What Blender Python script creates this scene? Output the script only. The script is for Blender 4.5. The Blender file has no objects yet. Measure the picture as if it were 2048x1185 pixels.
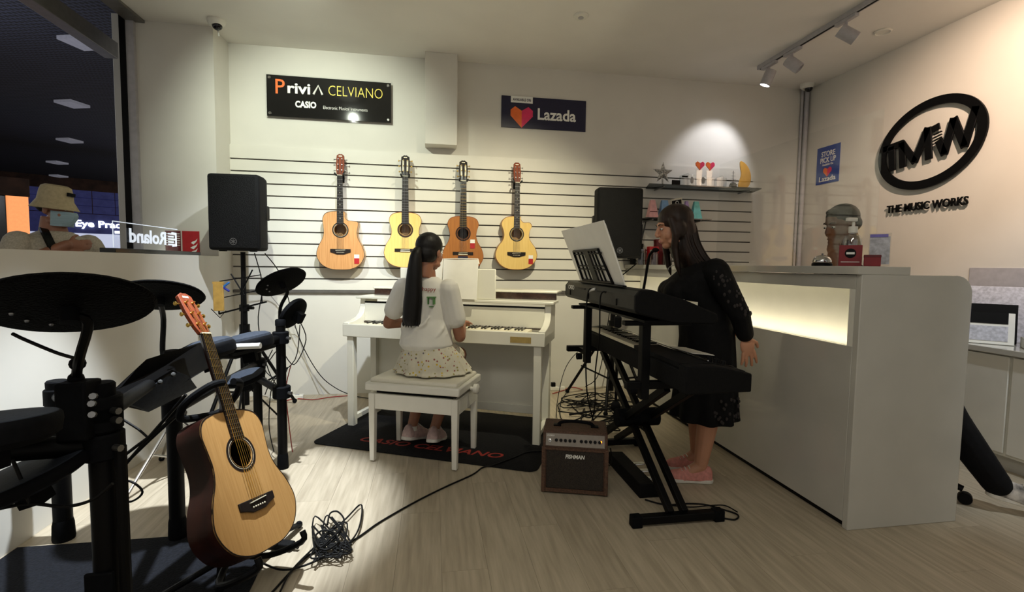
import bpy, bmesh, math, random
from mathutils import Vector, Matrix
random.seed(7)
S = bpy.context.scene
COL = S.collection
V = Vector
PI = math.pi

# ---------------------------------------------------------------- camera
CAMZ, FOC = 1.2, 970.1
YAW, PIT, ROL = 0.163664, 0.0652778, 0.0132614
FW = V((math.sin(YAW)*math.cos(PIT), math.cos(YAW)*math.cos(PIT), -math.sin(PIT)))
_r = V((math.cos(YAW), -math.sin(YAW), 0)); _d = FW.cross(_r)
RT = _r*math.cos(ROL) - _d*math.sin(ROL); DN = FW.cross(RT)
CAM = V((0, 0, CAMZ))
cd = bpy.data.cameras.new('camera'); cam = bpy.data.objects.new('camera', cd); COL.objects.link(cam)
cd.sensor_fit = 'HORIZONTAL'; cd.sensor_width = 36; cd.lens = FOC/2048*36; cd.clip_start = 0.05; cd.clip_end = 100
cam.matrix_world = Matrix(((RT.x, -DN.x, -FW.x, 0), (RT.y, -DN.y, -FW.y, 0), (RT.z, -DN.z, -FW.z, CAMZ), (0, 0, 0, 1)))
S.camera = cam
def ray(x, y): return FW + RT*((x-1024)/FOC) + DN*((y-592.5)/FOC)
def W(x, y, d): return CAM + ray(x, y)*d                      # a point of the place at a distance in front of the viewer
def fl(x, y, z=0.006):                                        # a point on the floor
    r = ray(x, y); return CAM + r*((z-CAMZ)/r.z)
def onY(x, y, Y): r = ray(x, y); return CAM + r*(Y/r.y)

# ---------------------------------------------------------------- view, world, lights
S.view_settings.view_transform = 'Standard'; S.view_settings.look = 'None'
S.view_settings.gamma = 1; S.view_settings.use_curve_mapping = False
S.view_settings.exposure = 0.30
S.cycles.use_denoising = True
S.cycles.max_bounces = 7; S.cycles.diffuse_bounces = 4; S.cycles.transparent_max_bounces = 12
S.cycles.sample_clamp_indirect = 6; S.cycles.caustics_reflective = False; S.cycles.caustics_refractive = False
wd = bpy.data.worlds.new('world'); S.world = wd; wd.use_nodes = True
wd.node_tree.nodes['Background'].inputs[0].default_value = (1.0, 0.95, 0.86, 1)
wd.node_tree.nodes['Background'].inputs[1].default_value = 0.34

def spot(loc, to, power, col, ang, blend=0.6, rad=0.03):
    l = bpy.data.lights.new('spot_lamp', 'SPOT'); l.energy = power; l.color = col
    l.spot_size = math.radians(ang); l.spot_blend = blend; l.shadow_soft_size = rad
    o = bpy.data.objects.new('spot_lamp', l); COL.objects.link(o); o.location = loc
    o.rotation_euler = (V(to)-V(loc)).to_track_quat('-Z', 'Y').to_euler(); return o
def area(loc, rot, power, col, sx, sy):
    l = bpy.data.lights.new('room_fill', 'AREA'); l.energy = power; l.color = col; l.shape = 'RECTANGLE'; l.size = sx; l.size_y = sy
    o = bpy.data.objects.new('room_fill', l); COL.objects.link(o); o.location = loc; o.rotation_euler = rot; return o
NEUT, GREENISH, COOL, WARM, PEACH = (1, .95, .84), (.93, 1, .84), (.86, .93, 1), (1, .92, .66), (1, .73, .55)
spot((-0.95, 2.75, 2.95), (-0.95, 4.55, 2.05), 130, GREENISH, 80, 0.9, .015)  # track spot on the left sign and guitars
spot((-0.15, 2.3, 2.95), (-1.15, 4.5, 0.5), 270, COOL, 54, 0.9)            # spot on the wall below the slats
spot((0.9, 2.4, 2.95), (0.6, 4.2, 1.0), 190, WARM, 76, 0.9, .015)          # warm spot over piano and guitars
spot((2.90, 4.05, 2.76), (2.76, 4.55, 2.24), 15, (.93, .93, 1), 74, 0.6)   # lit head at the end of the visible track
spot((2.75, 1.75, 2.95), (3.8, 2.62, 2.25), 185, PEACH, 76, 0.9)           # warm spot on the round logo
spot((-0.88, 2.3, 2.95), (-1.12, 2.35, 0), 620, COOL, 40, 0.45)              # cool spot over the drum kit
spot((3.0, 1.2, 2.95), (3.4, 2.4, 0.5), 110, COOL, 56, 0.8)                # cool spot behind the counter
area((-0.4, -0.2, 3.0), (0, 0, 0), 28, NEUT, 2.4, 0.6)                      # added soft fill for the whole room, unseen behind the viewer
p_ = bpy.data.lights.new('mall_fill', 'POINT'); p_.energy = 32; p_.color = (.8, .86, 1); p_.shadow_soft_size = .3  # added fill to lift the dark mall, pillar and ceiling mesh
o_ = bpy.data.objects.new('mall_fill', p_); COL.objects.link(o_); o_.location = (-4.6, 5.2, 2.6)

# ---------------------------------------------------------------- materials
def lin(c):
    return tuple((x/12.92 if x <= .04045 else ((x+.055)/1.055)**2.4) for x in [k/255 for k in c])
MATS = {}
def pm(name, col, rough=.5, metal=0, var=.08, scale=25, bump=0, stretch=(1, 1, 1), em=None, es=0, trans=0, coat=0, spec=.5, alpha=1, col2=None, detail=3, objrand=0, sheen=0):
    m = bpy.data.materials.new(name); MATS[name] = m; m.use_nodes = True
    nt = m.node_tree; N = nt.nodes; L = nt.links; b = N['Principled BSDF']
    c = lin(col); c2 = lin(col2) if col2 else tuple(max(0, k*(1-var*2)) for k in c); c1 = c if col2 else tuple(min(1, k*(1+var)) for k in c)
    tc = N.new('ShaderNodeTexCoord'); mp = N.new('ShaderNodeMapping'); nz = N.new('ShaderNodeTexNoise')
    mp.inputs['Scale'].default_value = stretch; nz.inputs['Scale'].default_value = scale; nz.inputs['Detail'].default_value = detail
    L.new(tc.outputs['Object'], mp.inputs[0]); L.new(mp.outputs[0], nz.inputs['Vector'])
    rp = N.new('ShaderNodeValToRGB'); rp.color_ramp.elements[0].position = .3; rp.color_ramp.elements[1].position = .7
    rp.color_ramp.elements[0].color = (*c2, 1); rp.color_ramp.elements[1].color = (*c1, 1)
    L.new(nz.outputs['Fac'], rp.inputs[0])
    out = rp.outputs[0]
    if objrand:
        oi = N.new('ShaderNodeObjectInfo'); hs = N.new('ShaderNodeHueSaturation'); mr = N.new('ShaderNodeMapRange')
        mr.inputs['To Min'].default_value = 1-objrand; mr.inputs['To Max'].default_value = 1+objrand
        L.new(oi.outputs['Random'], mr.inputs[0]); L.new(mr.outputs[0], hs.inputs['Value']); L.new(out, hs.inputs['Color']); out = hs.outputs[0]
        va = N.new('ShaderNodeVectorMath'); cx = N.new('ShaderNodeCombineXYZ'); mu = N.new('ShaderNodeMath'); mu.operation = 'MULTIPLY'; mu.inputs[1].default_value = 37
        L.new(oi.outputs['Random'], mu.inputs[0]); L.new(mu.outputs[0], cx.inputs[2]); L.new(mp.outputs[0], va.inputs[0]); L.new(cx.outputs[0], va.inputs[1]); L.new(va.outputs[0], nz.inputs['Vector'])
    L.new(out, b.inputs['Base Color'])
    b.inputs['Roughness'].default_value = rough; b.inputs['Metallic'].default_value = metal
    b.inputs['Coat Weight'].default_value = coat; b.inputs['Transmission Weight'].default_value = trans
    b.inputs['Specular IOR Level'].default_value = spec; b.inputs['Alpha'].default_value = alpha
    if sheen: b.inputs['Sheen Weight'].default_value = sheen
    if em: b.inputs['Emission Color'].default_value = (*lin(em), 1); b.inputs['Emission Strength'].default_value = es
    if bump:
        bp = N.new('ShaderNodeBump'); bp.inputs['Strength'].default_value = bump; bp.inputs['Distance'].default_value = .01
        L.new(nz.outputs['Fac'], bp.inputs['Height']); L.new(bp.outputs[0], b.inputs['Normal'])
    return m
pm('wall', (214, 211, 202), .75, var=.015, scale=4, bump=.02)
pm('ceil', (232, 229, 222), .8, var=.015, scale=3)
pm('slat', (216, 213, 203), .5, var=.015, scale=6)
pm('groove', (92, 88, 84), .5)
pm('plank', (186, 174, 152), .42, var=0, scale=5, stretch=(9, .7, 1), col2=(158, 146, 125), detail=6, bump=.04, objrand=.05)
pm('floorbase', (128, 118, 101), .6)
pm('edgelit', (240, 245, 255), .4, em=(225, 238, 255), es=.55)
pm('printgreen', (90, 140, 80), .7)
pm('black', (5, 5, 6), .5, spec=.15, var=.15)
pm('blackmatte', (7, 7, 8), .8, spec=.2, var=.2, scale=90, bump=.15)
pm('blackgloss', (10, 10, 11), .2, var=.1)
pm('rubber', (9, 10, 13), .75, spec=.1, var=.15, scale=60, bump=.1)
pm('padtop', (48, 54, 64), .7, spec=.2, var=.1, scale=80, bump=.1)
pm('mesh', (6, 6, 6), .75, spec=.06, var=.4, scale=160, bump=.8)
pm('grille', (6, 6, 6), .6, spec=.2, var=.5, scale=220, bump=.6)
pm('white', (226, 224, 214), .35, var=.02, scale=8)
pm('whitepiano', (228, 226, 212), .28, var=.015, scale=6, coat=.3)
pm('whitegloss', (190, 188, 180), .14, var=.02, scale=6, coat=.4)
pm('paper', (238, 236, 226), .7, var=.02, scale=12)
pm('chrome', (200, 200, 200), .18, 1, var=.04)
pm('steel', (150, 150, 150), .35, 1, var=.06)
pm('gold', (214, 178, 92), .28, 1, var=.06)
pm('signblack', (17, 18, 18), .05, var=.1, coat=.6)
pm('navy', (14, 12, 50), .4, var=.06)
pm('blue', (20, 62, 150), .4, var=.06)
pm('orange', (240, 112, 40), .45, var=.05)
pm('magenta', (226, 42, 96), .45, var=.05)
pm('red', (176, 22, 30), .45, var=.06)
pm('darkred', (96, 10, 18), .45, var=.1)
pm('cardred', (124, 14, 24), .45, var=.06)
pm('yellowtxt', (236, 214, 70), .5, var=.03)
pm('whitetxt', (236, 236, 230), .5, var=.01)
pm('spruce', (224, 178, 106), .3, var=0, scale=10, stretch=(14, .6, 1), col2=(208, 158, 86), coat=.4)
pm('spruce_pale', (238, 204, 126), .3, var=0, scale=10, stretch=(14, .6, 1), col2=(228, 190, 108), coat=.4)
pm('ash', (214, 160, 104), .3, var=0, scale=9, stretch=(12, .5, 1), col2=(186, 130, 78), detail=5, coat=.4)
pm('cedar', (176, 112, 46), .3, var=0, scale=10, stretch=(14, .6, 1), col2=(156, 94, 36), coat=.4)
pm('amberwood', (192, 148, 90), .4, var=0, scale=11, stretch=(14, .6, 1), col2=(176, 132, 76), coat=.1)
pm('mahogany', (46, 19, 12), .35, var=0, scale=8, stretch=(3, .5, 3), col2=(26, 10, 7), coat=.15, spec=.3)
pm('headwood', (140, 66, 32), .6, var=0, scale=12, stretch=(8, .6, 1), col2=(104, 44, 24), spec=.25)
pm('rosewood', (30, 21, 18), .55, spec=.25, var=.2, scale=12, stretch=(10, .5, 1))
pm('bone', (236, 228, 202), .4)
pm('skin', (196, 142, 112), .5, var=.05, scale=14)
pm('skin_tan', (150, 102, 78), .5, var=.05, scale=14)
pm('skin_dark', (96, 66, 52), .5, var=.06, scale=14)
pm('hair', (14, 11, 10), .5, spec=.35, var=.35, scale=30, stretch=(1, 1, .05), bump=.5)
pm('hair_brown', (40, 25, 17), .5, spec=.35, var=.35, scale=30, stretch=(1, 1, .05), bump=.5)
pm('tee', (222, 220, 212), .85, var=.03, scale=7, bump=.25)
pm('teegrey', (184, 176, 158), .85, var=.12, scale=110, bump=.1)
pm('dress', (8, 8, 10), .8, spec=.2, var=.3, scale=30, bump=.3)
pm('cloth_dark', (10, 10, 13), .85, spec=.2, var=.2, scale=30, bump=.2)
pm('pink', (214, 142, 132), .7, var=.1, scale=60, bump=.1)
pm('pinkgrey', (204, 176, 172), .7, var=.12, scale=40, bump=.1)
pm('sole', (226, 222, 212), .6)
pm('khaki', (182, 168, 134), .85, var=.06, scale=60, bump=.1)
pm('mask', (150, 176, 186), .7, var=.04, scale=40, stretch=(.2, .2, 3), bump=.2)
pm('tolex', (86, 60, 44), .7, var=.25, scale=120, bump=.3)
pm('ampgrille', (46, 38, 30), .8, var=.4, scale=240, bump=.5)
pm('silverpanel', (128, 120, 110), .4, .4, var=.06)
pm('amber_led', (255, 140, 20), .4, em=(255, 130, 20), es=6)
pm('led', (255, 244, 210), .4, em=(255, 244, 214), es=10)
pm('lamp_on', (255, 255, 255), .3, em=(255, 255, 255), es=25)
pm('acrylic', (235, 240, 240), .04, trans=1, var=0)
pm('crystal', (225, 232, 238), .05, trans=.85, var=.03)
pm('glassshelf', (120, 126, 126), .08, trans=.5, var=.05)
pm('silverglitter', (190, 188, 184), .35, .6, var=.4, scale=90, bump=.4)
pm('amberacrylic', (236, 176, 70), .2, trans=.25, var=.05)
pm('dome', (14, 15, 20), .08, var=.1)
pm('conduit', (176, 174, 178), .4, var=.05)
pm('pastelpink', (226, 170, 172), .5); pm('pastelblue', (120, 162, 206), .5); pm('pastelpurple', (176, 148, 204), .5); pm('teal', (122, 206, 200), .5)
pm('creamcard', (206, 202, 184), .6)
pm('mat', (20, 20, 22), .9, spec=.2, var=.2, scale=90, bump=.2)
pm('carpet', (20, 22, 28), .95, spec=.2, var=.25, scale=120, bump=.4)
pm('matred', (150, 40, 30), .8, var=.05)
pm('tanplate', (190, 166, 104), .35, .5)
pm('darkbrown', (54, 36, 30), .2, var=.2, coat=.5)
pm('seatpad', (224, 220, 204), .4, var=.02)
pm('cablered', (150, 40, 34), .6); pm('cableblack', (7, 7, 8), .55, spec=.2); pm('cablewhite', (200, 196, 190), .6)
pm('bluepeg', (40, 110, 190), .5); pm('bluepeg_dark', (30, 44, 150), .5)
pm('bamboo', (196, 156, 78), .5, var=.1)
pm('keydarkgrey', (38, 38, 36), .5, spec=.2, var=.08); pm('keysilver', (86, 86, 80), .5, var=.06)
pm('mallceil', (22, 24, 36), .85, var=.6, scale=60, stretch=(1, .25, 1), bump=.3)
pm('mallwall', (70, 46, 34), .8, var=.3, scale=5)
pm('mallfloor', (60, 54, 52), .4)
pm('mallpanel', (120, 120, 130), .5, em=(200, 200, 215), es=.12)
pm('orangeglow', (255, 176, 120), .5, em=(255, 160, 96), es=.75)  # emission stands in for light falling on the orange column
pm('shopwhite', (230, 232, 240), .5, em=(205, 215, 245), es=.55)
pm('shopblue', (60, 66, 110), .6, em=(64, 70, 140), es=.13, var=.3, scale=8)  # faint emission stands in for light on the tiles and band
pm('signlit', (255, 255, 255), .5, em=(235, 240, 255), es=2.2)
pm('alum', (126, 124, 120), .45, .5, var=.05)
pm('floralskirt', (208, 203, 184), .85, var=.03)
pm('jar', (120, 122, 118), .1, trans=.5, var=.2)
pm('beige', (200, 180, 150), .6); pm('lavender', (120, 112, 190), .5); pm('newsprint', (196, 196, 204), .6, var=.15, scale=60); pm('sneaker', (170, 164, 156), .7, var=.4, scale=25)
# small printed flowers on the skirt
def floral(name):
    m = MATS[name]; nt = m.node_tree; N = nt.nodes; L = nt.links; b = N['Principled BSDF']
    src = b.inputs['Base Color'].links[0].from_socket
    tc = N.new('ShaderNodeTexCoord'); vo = N.new('ShaderNodeTexVoronoi'); vo.inputs['Scale'].default_value = 46
    lt = N.new('ShaderNodeMath'); lt.operation = 'LESS_THAN'; lt.inputs[1].default_value = .27
    rp = N.new('ShaderNodeValToRGB'); rp.color_ramp.interpolation = 'CONSTANT'; el = rp.color_ramp.elements
    el[0].color = (*lin((150, 140, 80)), 1); el[1].position = .35; el[1].color = (*lin((206, 176, 60)), 1)
    e = el.new(.6); e.color = (*lin((150, 90, 80)), 1); e = el.new(.8); e.color = (*lin((110, 104, 110)), 1)
    mx = N.new('ShaderNodeMixRGB')
    L.new(tc.outputs['Object'], vo.inputs['Vector']); L.new(vo.outputs['Distance'], lt.inputs[0]); L.new(vo.outputs['Color'], rp.inputs[0])
    L.new(lt.outputs[0], mx.inputs[0]); L.new(src, mx.inputs[1]); L.new(rp.outputs[0], mx.inputs[2]); L.new(mx.outputs[0], b.inputs['Base Color'])
floral('floralskirt')
def clear(name, tint, gloss=.10, rough=.03):          # thin clear plastic: mostly seen through, with a faint mirror film
    m = MATS[name]; nt = m.node_tree; N = nt.nodes; L = nt.links
    t = N.new('ShaderNodeBsdfTransparent'); g = N.new('ShaderNodeBsdfGlossy'); mx = N.new('ShaderNodeMixShader')
    t.inputs[0].default_value = (*tint, 1); g.inputs['Roughness'].default_value = rough; mx.inputs[0].default_value = gloss
    L.new(t.outputs[0], mx.inputs[1]); L.new(g.outputs[0], mx.inputs[2]); L.new(mx.outputs[0], N['Material Output'].inputs['Surface'])
clear('acrylic', (.98, .985, .985), .04); clear('crystal', (.86, .89, .91), .22, .06); clear('glassshelf', (.32, .34, .34), .12); clear('jar', (.45, .46, .44), .2, .08)
def lattice(name, c1, c2):                            # expanded-metal ceiling: two crossing sets of wavy lines
    m = MATS[name]; nt = m.node_tree; N = nt.nodes; L = nt.links; b = N['Principled BSDF']; tc = N.new('ShaderNodeTexCoord'); mx = N.new('ShaderNodeMath'); mx.operation = 'MAXIMUM'
    for k, a in enumerate((25, -75)):
        mp = N.new('ShaderNodeMapping'); mp.inputs['Rotation'].default_value = (0, 0, math.radians(a)); w = N.new('ShaderNodeTexWave'); w.inputs['Scale'].default_value = 5.5; w.inputs['Distortion'].default_value = 1.5
        L.new(tc.outputs['Object'], mp.inputs[0]); L.new(mp.outputs[0], w.inputs[0]); L.new(w.outputs['Fac'], mx.inputs[k])
    rp = N.new('ShaderNodeValToRGB'); rp.color_ramp.elements[0].position = .72; rp.color_ramp.elements[1].position = .95; rp.color_ramp.elements[0].color = (*lin(c1), 1); rp.color_ramp.elements[1].color = (*lin(c2), 1)
    L.new(mx.outputs[0], rp.inputs[0]); L.new(rp.outputs[0], b.inputs['Base Color'])
lattice('mallceil', (9, 9, 14), (50, 52, 70))

# ---------------------------------------------------------------- mesh helpers
def frame(t):
    t = t.normalized(); a = V((0, 0, 1)) if abs(t.z) < .9 else V((1, 0, 0))
    x = t.cross(a).normalized(); return x, x.cross(t).normalized()
def spline(pts, n=6, closed=False):
    P = [V(p) for p in pts]; out = []; m = len(P)
    for i in range(m if closed else m-1):
        g = (lambda k: P[k % m]) if closed else (lambda k: P[min(max(k, 0), m-1)])
        a, b, c, d = g(i-1), g(i), g(i+1), g(i+2)
        for j in range(n):
            t = j/n; out.append(.5*((2*b)+(c-a)*t+(2*a-5*b+4*c-d)*t*t+(3*b-a-3*c+d)*t**3))
    if not closed: out.append(P[-1])
    return out
def axisM(loc, zdir, xdir=None):
    z = V(zdir).normalized(); x = V(xdir) if xdir is not None else frame(z)[0]
    x = (x - z*x.dot(z)).normalized(); y = z.cross(x)
    return Matrix(((x.x, y.x, z.x, loc[0]), (x.y, y.y, z.y, loc[1]), (x.z, y.z, z.z, loc[2]), (0, 0, 0, 1)))
class MB:
    def __init__(s): s.v = []; s.f = []
    def add(s, vs, fs, M=None):
        o = len(s.v); s.v += [(M @ V(p)) if M else V(p) for p in vs]; s.f += [tuple(i+o for i in f) for f in fs]; return s
    def box(s, x0, y0, z0, x1, y1, z1, M=None):
        return s.add([(x0, y0, z0), (x1, y0, z0), (x1, y1, z0), (x0, y1, z0), (x0, y0, z1), (x1, y0, z1), (x1, y1, z1), (x0, y1, z1)],
                     [(0, 3, 2, 1), (4, 5, 6, 7), (0, 1, 5, 4), (1, 2, 6, 5), (2, 3, 7, 6), (3, 0, 4, 7)], M)
    def bar(s, a, b, w, h, up=(0, 0, 1)):
        a, b = V(a), V(b); z = (b-a); L = z.length; u = V(up)
        M = axisM(a, z, z.cross(u)); return s.box(-w/2, -h/2, 0, w/2, h/2, L, M)
    def tube(s, pts, r, n=8, M=None, caps=True):
        P = [V(p) for p in pts]; m = len(P); R = list(r) if hasattr(r, '__len__') else [r]*m
        t0 = (P[1]-P[0]).normalized(); x, y = frame(t0); vs = []; fs = []
        for i in range(m):
            t = (P[min(i+1, m-1)]-P[max(i-1, 0)])
            if t.length > 1e-9:
                t.normalize(); x = (x - t*x.dot(t))
                x = x.normalized() if x.length > 1e-6 else frame(t)[0]; y = t.cross(x)
            for k in range(n):
                a = 2*PI*k/n; vs.append(P[i]+(x*math.cos(a)+y*math.sin(a))*R[i])
        for i in range(m-1):
            for k in range(n): fs.append((i*n+k, i*n+(k+1) % n, (i+1)*n+(k+1) % n, (i+1)*n+k))
        if caps: fs += [tuple(range(n-1, -1, -1)), tuple(range((m-1)*n, m*n))]
        return s.add(vs, fs, M)
    def cyl(s, a, b, r, n=14): return s.tube([a, b], r, n)
    def lathe(s, prof, n=24, M=None):
        vs = []; fs = []; m = len(prof)
        for r, z in prof:
            for k in range(n): a = 2*PI*k/n; vs.append((max(r, 1e-5)*math.cos(a), max(r, 1e-5)*math.sin(a), z))
        for i in range(m-1):
            for k in range(n): fs.append((i*n+k, i*n+(k+1) % n, (i+1)*n+(k+1) % n, (i+1)*n+k))
        fs += [tuple(range(n-1, -1, -1)), tuple(range((m-1)*n, m*n))]
        return s.add(vs, fs, M)
    def ring(s, a, b, h, n=32, M=None):          # flat washer
        vs = [(r*math.cos(2*PI*k/n), r*math.sin(2*PI*k/n), z) for z in (0, h) for r in (a, b) for k in range(n)]; fs = []
        for k in range(n):
            j = (k+1) % n; fs += [(k, j, n+j, n+k), (2*n+k, 3*n+k, 3*n+j, 2*n+j), (k, 2*n+k, 2*n+j, j), (n+k, n+j, 3*n+j, 3*n+k)]
        return s.add(vs, fs, M)
    def prism(s, poly, z0, z1, M=None):
        n = len(poly); vs = [(p[0], p[1], z0) for p in poly]+[(p[0], p[1], z1) for p in poly]
        fs = [tuple(range(n-1, -1, -1)), tuple(range(n, 2*n))]+[(i, (i+1) % n, n+(i+1) % n, n+i) for i in range(n)]
        return s.add(vs, fs, M)
    def loft(s, rings, M=None, caps=True):
        n = len(rings[0]); vs = [p for r in rings for p in r]; fs = []
        for i in range(len(rings)-1):
            for k in range(n): fs.append((i*n+k, i*n+(k+1) % n, (i+1)*n+(k+1) % n, (i+1)*n+k))
        if caps: fs += [tuple(range(n-1, -1, -1)), tuple(range((len(rings)-1)*n, len(rings)*n))]
        return s.add(vs, fs, M)
    def ell(s, c, r, M=None, n=16):
        r = r if hasattr(r, '__len__') else (r, r, r); vs = []; fs = []; h = n//2
        for i in range(1, h):
            t = PI*i/h
            for k in range(n): a = 2*PI*k/n; vs.append((c[0]+r[0]*math.sin(t)*math.cos(a), c[1]+r[1]*math.sin(t)*math.sin(a), c[2]-r[2]*math.cos(t)))
        b = len(vs); vs += [(c[0], c[1], c[2]-r[2]), (c[0], c[1], c[2]+r[2])]
        for i in range(h-2):
            for k in range(n): fs.append((i*n+k, i*n+(k+1) % n, (i+1)*n+(k+1) % n, (i+1)*n+k))
        for k in range(n): fs += [(b, (k+1) % n, k), (b+1, (h-2)*n+k, (h-2)*n+(k+1) % n)]
        return s.add(vs, fs, M)
    def limb(s, pts, rs, n=12):
        for p, r in zip(pts, rs): s.ell(p, r, n=12)
        for i in range(len(pts)-1): s.tube([pts[i], pts[i+1]], [rs[i], rs[i+1]], n)
        return s
    def rings(s, rows, n=24, M=None):          # rows: (cx, cy, z, rx, ry)
        return s.loft([[V((cx+rx*math.cos(2*PI*k/n), cy+ry*math.sin(2*PI*k/n), z)) for k in range(n)] for cx, cy, z, rx, ry in rows], M)
    def mesh(s, name, smooth=35):
        me = bpy.data.meshes.new(name); me.from_pydata([tuple(p) for p in s.v], [], s.f)
        bm = bmesh.new(); bm.from_mesh(me); bmesh.ops.recalc_face_normals(bm, faces=bm.faces); bm.to_mesh(me); bm.free()
        if smooth: me.shade_smooth(); me.set_sharp_from_angle(angle=math.radians(smooth))
        return me
    def build(s, name, mat, parent=None, bevel=0, smooth=35, seg=2):
        return link(name, s.mesh(name, smooth), mat, parent, bevel, seg)
def link(name, me, mat, parent=None, bevel=0, seg=2):
    if not me.materials: me.materials.append(MATS[mat])
    o = bpy.data.objects.new(name, me); COL.objects.link(o); o.parent = parent
    if bevel:
        md = o.modifiers.new('bevel', 'BEVEL'); md.width = bevel; md.segments = seg; md.limit_method = 'ANGLE'; md.angle_limit = math.radians(40)
    return o
def tag(o, label, cat, group=None):
    o['label'] = label; o['category'] = cat
    if group: o['group'] = group
    return o
def struct(o): o['kind'] = 'structure'; return o
def thing(name, label, cat, loc=(0, 0, 0), rz=0, group=None):
    o = bpy.data.objects.new(name, None); COL.objects.link(o); o.location = loc; o.rotation_euler = (0, 0, rz); o.empty_display_size = .1
    return tag(o, label, cat, group)
def copy_tree(o, parent=None):
    c = o.copy(); COL.objects.link(c); c.parent = parent
    for ch in o.children: copy_tree(ch, c)
    return c
def bake(o):                                   # evaluate modifiers or a text curve into plain mesh data
    bpy.context.view_layer.update()
    dg = bpy.context.evaluated_depsgraph_get()
    me = bpy.data.meshes.new_from_object(o.evaluated_get(dg), depsgraph=dg)
    return me
def text(name, s, size, M, mat, parent=None, ext=.001, bold=0, shear=0, width=None, space=1, align='CENTER'):
    cu = bpy.data.curves.new('lettering', 'FONT'); cu.body = s; cu.size = size; cu.extrude = ext; cu.offset = bold; cu.shear = shear; cu.align_x = align
    cu.space_character = space; cu.resolution_u = 3
    t = bpy.data.objects.new('lettering', cu); COL.objects.link(t); me = bake(t); bpy.data.objects.remove(t); me.materials.clear()
    if width:
        xs = [v.co.x for v in me.vertices]; k = width/(max(xs)-min(xs))
        for v in me.vertices: v.co.x *= k
    me.transform(M)
    return link(name, me, mat, parent)
def fused(name, mb, mat, parent, voxel=.006, smooth=6, fac=.5):   # one continuous skin over overlapping volumes
    o = link('fusing', mb.mesh('fusing', 0), mat)
    r = o.modifiers.new('r', 'REMESH'); r.mode = 'VOXEL'; r.voxel_size = voxel
    sm = o.modifiers.new('s', 'SMOOTH'); sm.factor = fac; sm.iterations = smooth
    me = bake(o); bpy.data.objects.remove(o); me.materials.clear(); me.shade_smooth(); me.name = name
    return link(name, me, mat, parent)
def cable(name, pts, r, mat, label, cat='cable', group=None, n=6, parent=None):
    o = MB().tube(spline(pts, 6), r, n).build(name, mat, parent, smooth=80)
    if not parent: tag(o, label, cat, group)
    return o
# ---------------------------------------------------------------- the setting
XL, XR, YB, ZC = -1.70, 3.80, 4.55, 3.03
fb = struct(MB().box(-2.3, -1.6, -.03, XR, YB, -.004).build('floor', 'floorbase'))
pw, plen = .18, 1.22
pmesh = MB().box(0, 0, -.004, pw-.0008, plen-.0008, 0).mesh('plank'); pmesh.materials.append(MATS['plank'])
i = 0; x = -2.3
while x < XR-.01:
    off = (i*0.47) % plen; y = -.6-off
    while y < YB-.01:
        y0, y1, x1 = max(y, -.6), min(y+plen, YB), min(x+pw, XR)
        if y1-y0 > .02:
            if y1-y0 < plen-.01 or x1-x < pw-.01: o = MB().box(0, 0, -.004, x1-x-.0008, y1-y0-.0008, 0).build('plank', 'plank', fb)
            else: o = link('plank', pmesh, 'plank', fb)
            o.location = (x, y0, 0)
        y += plen
    x += pw; i += 1
struct(MB().box(-2.2, -1.6, ZC, XR+.1, YB+.1, ZC+.1).build('ceiling', 'ceil'))
wb = struct(MB().box(-2.4, YB, 0, XR+.1, YB+.1, ZC).build('wall_back', 'wall'))
struct(MB().box(XR, -1.6, 0, XR+.1, YB, ZC).build('wall_right', 'wall'))
# slat boards with open grooves between them, fixed on the back wall
SX0, SX1 = XL, 3.22
MB().box(SX0, YB-.004, .94, SX1, YB, 2.19).build('groove_backing', 'groove', wb)
gs = (2.070-.946)/11
MB().box(SX0, YB-.022, 2.070+.006, SX1, YB-.002, 2.19).build('slat_board', 'slat', wb)
smesh = MB().box(SX0, -.018, 0, SX1, 0, gs-.012).mesh('slat_board'); smesh.materials.append(MATS['slat'])
for k in range(11):
    o = link('slat_board', smesh, 'slat', wb); o.location = (0, YB-.004, .946+k*gs+.006)
MB().box(SX0, YB-.026, .925, SX1, YB, .950).build('edge_rail', 'groove', wb)
# half wall with a deep display ledge, its pier and return wall
wl = struct(MB().box(-2.18, -1.6, 0, XL, YB-.3, 1.235).box(-2.3, YB-.3, 0, XL, YB, 1.235).build('wall_left', 'wall'))
struct(MB().box(-2.3, YB-.29, 1.235, XL, YB, ZC).build('wall_return', 'wall'))
t1 = struct(MB().box(-2.34, YB-.33, 1.235, -2.30, YB-.26, 3.4).build('trim_1', 'black'))
struct(MB().box(-2.30, YB-.32, 1.235, -2.245, YB-.288, 3.02).build('trim_2', 'conduit'))
struct(MB().box(-2.30, -1.6, ZC-.02, -2.18, YB-.28, ZC+.14).build('trim_3', 'alum'))
# white box-out that drops from the ceiling in front of the back wall
bx = struct(MB().box(-.065, YB-.16, 2.245, .215, YB, ZC).build('trim_4', 'wall', bevel=.004))
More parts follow.
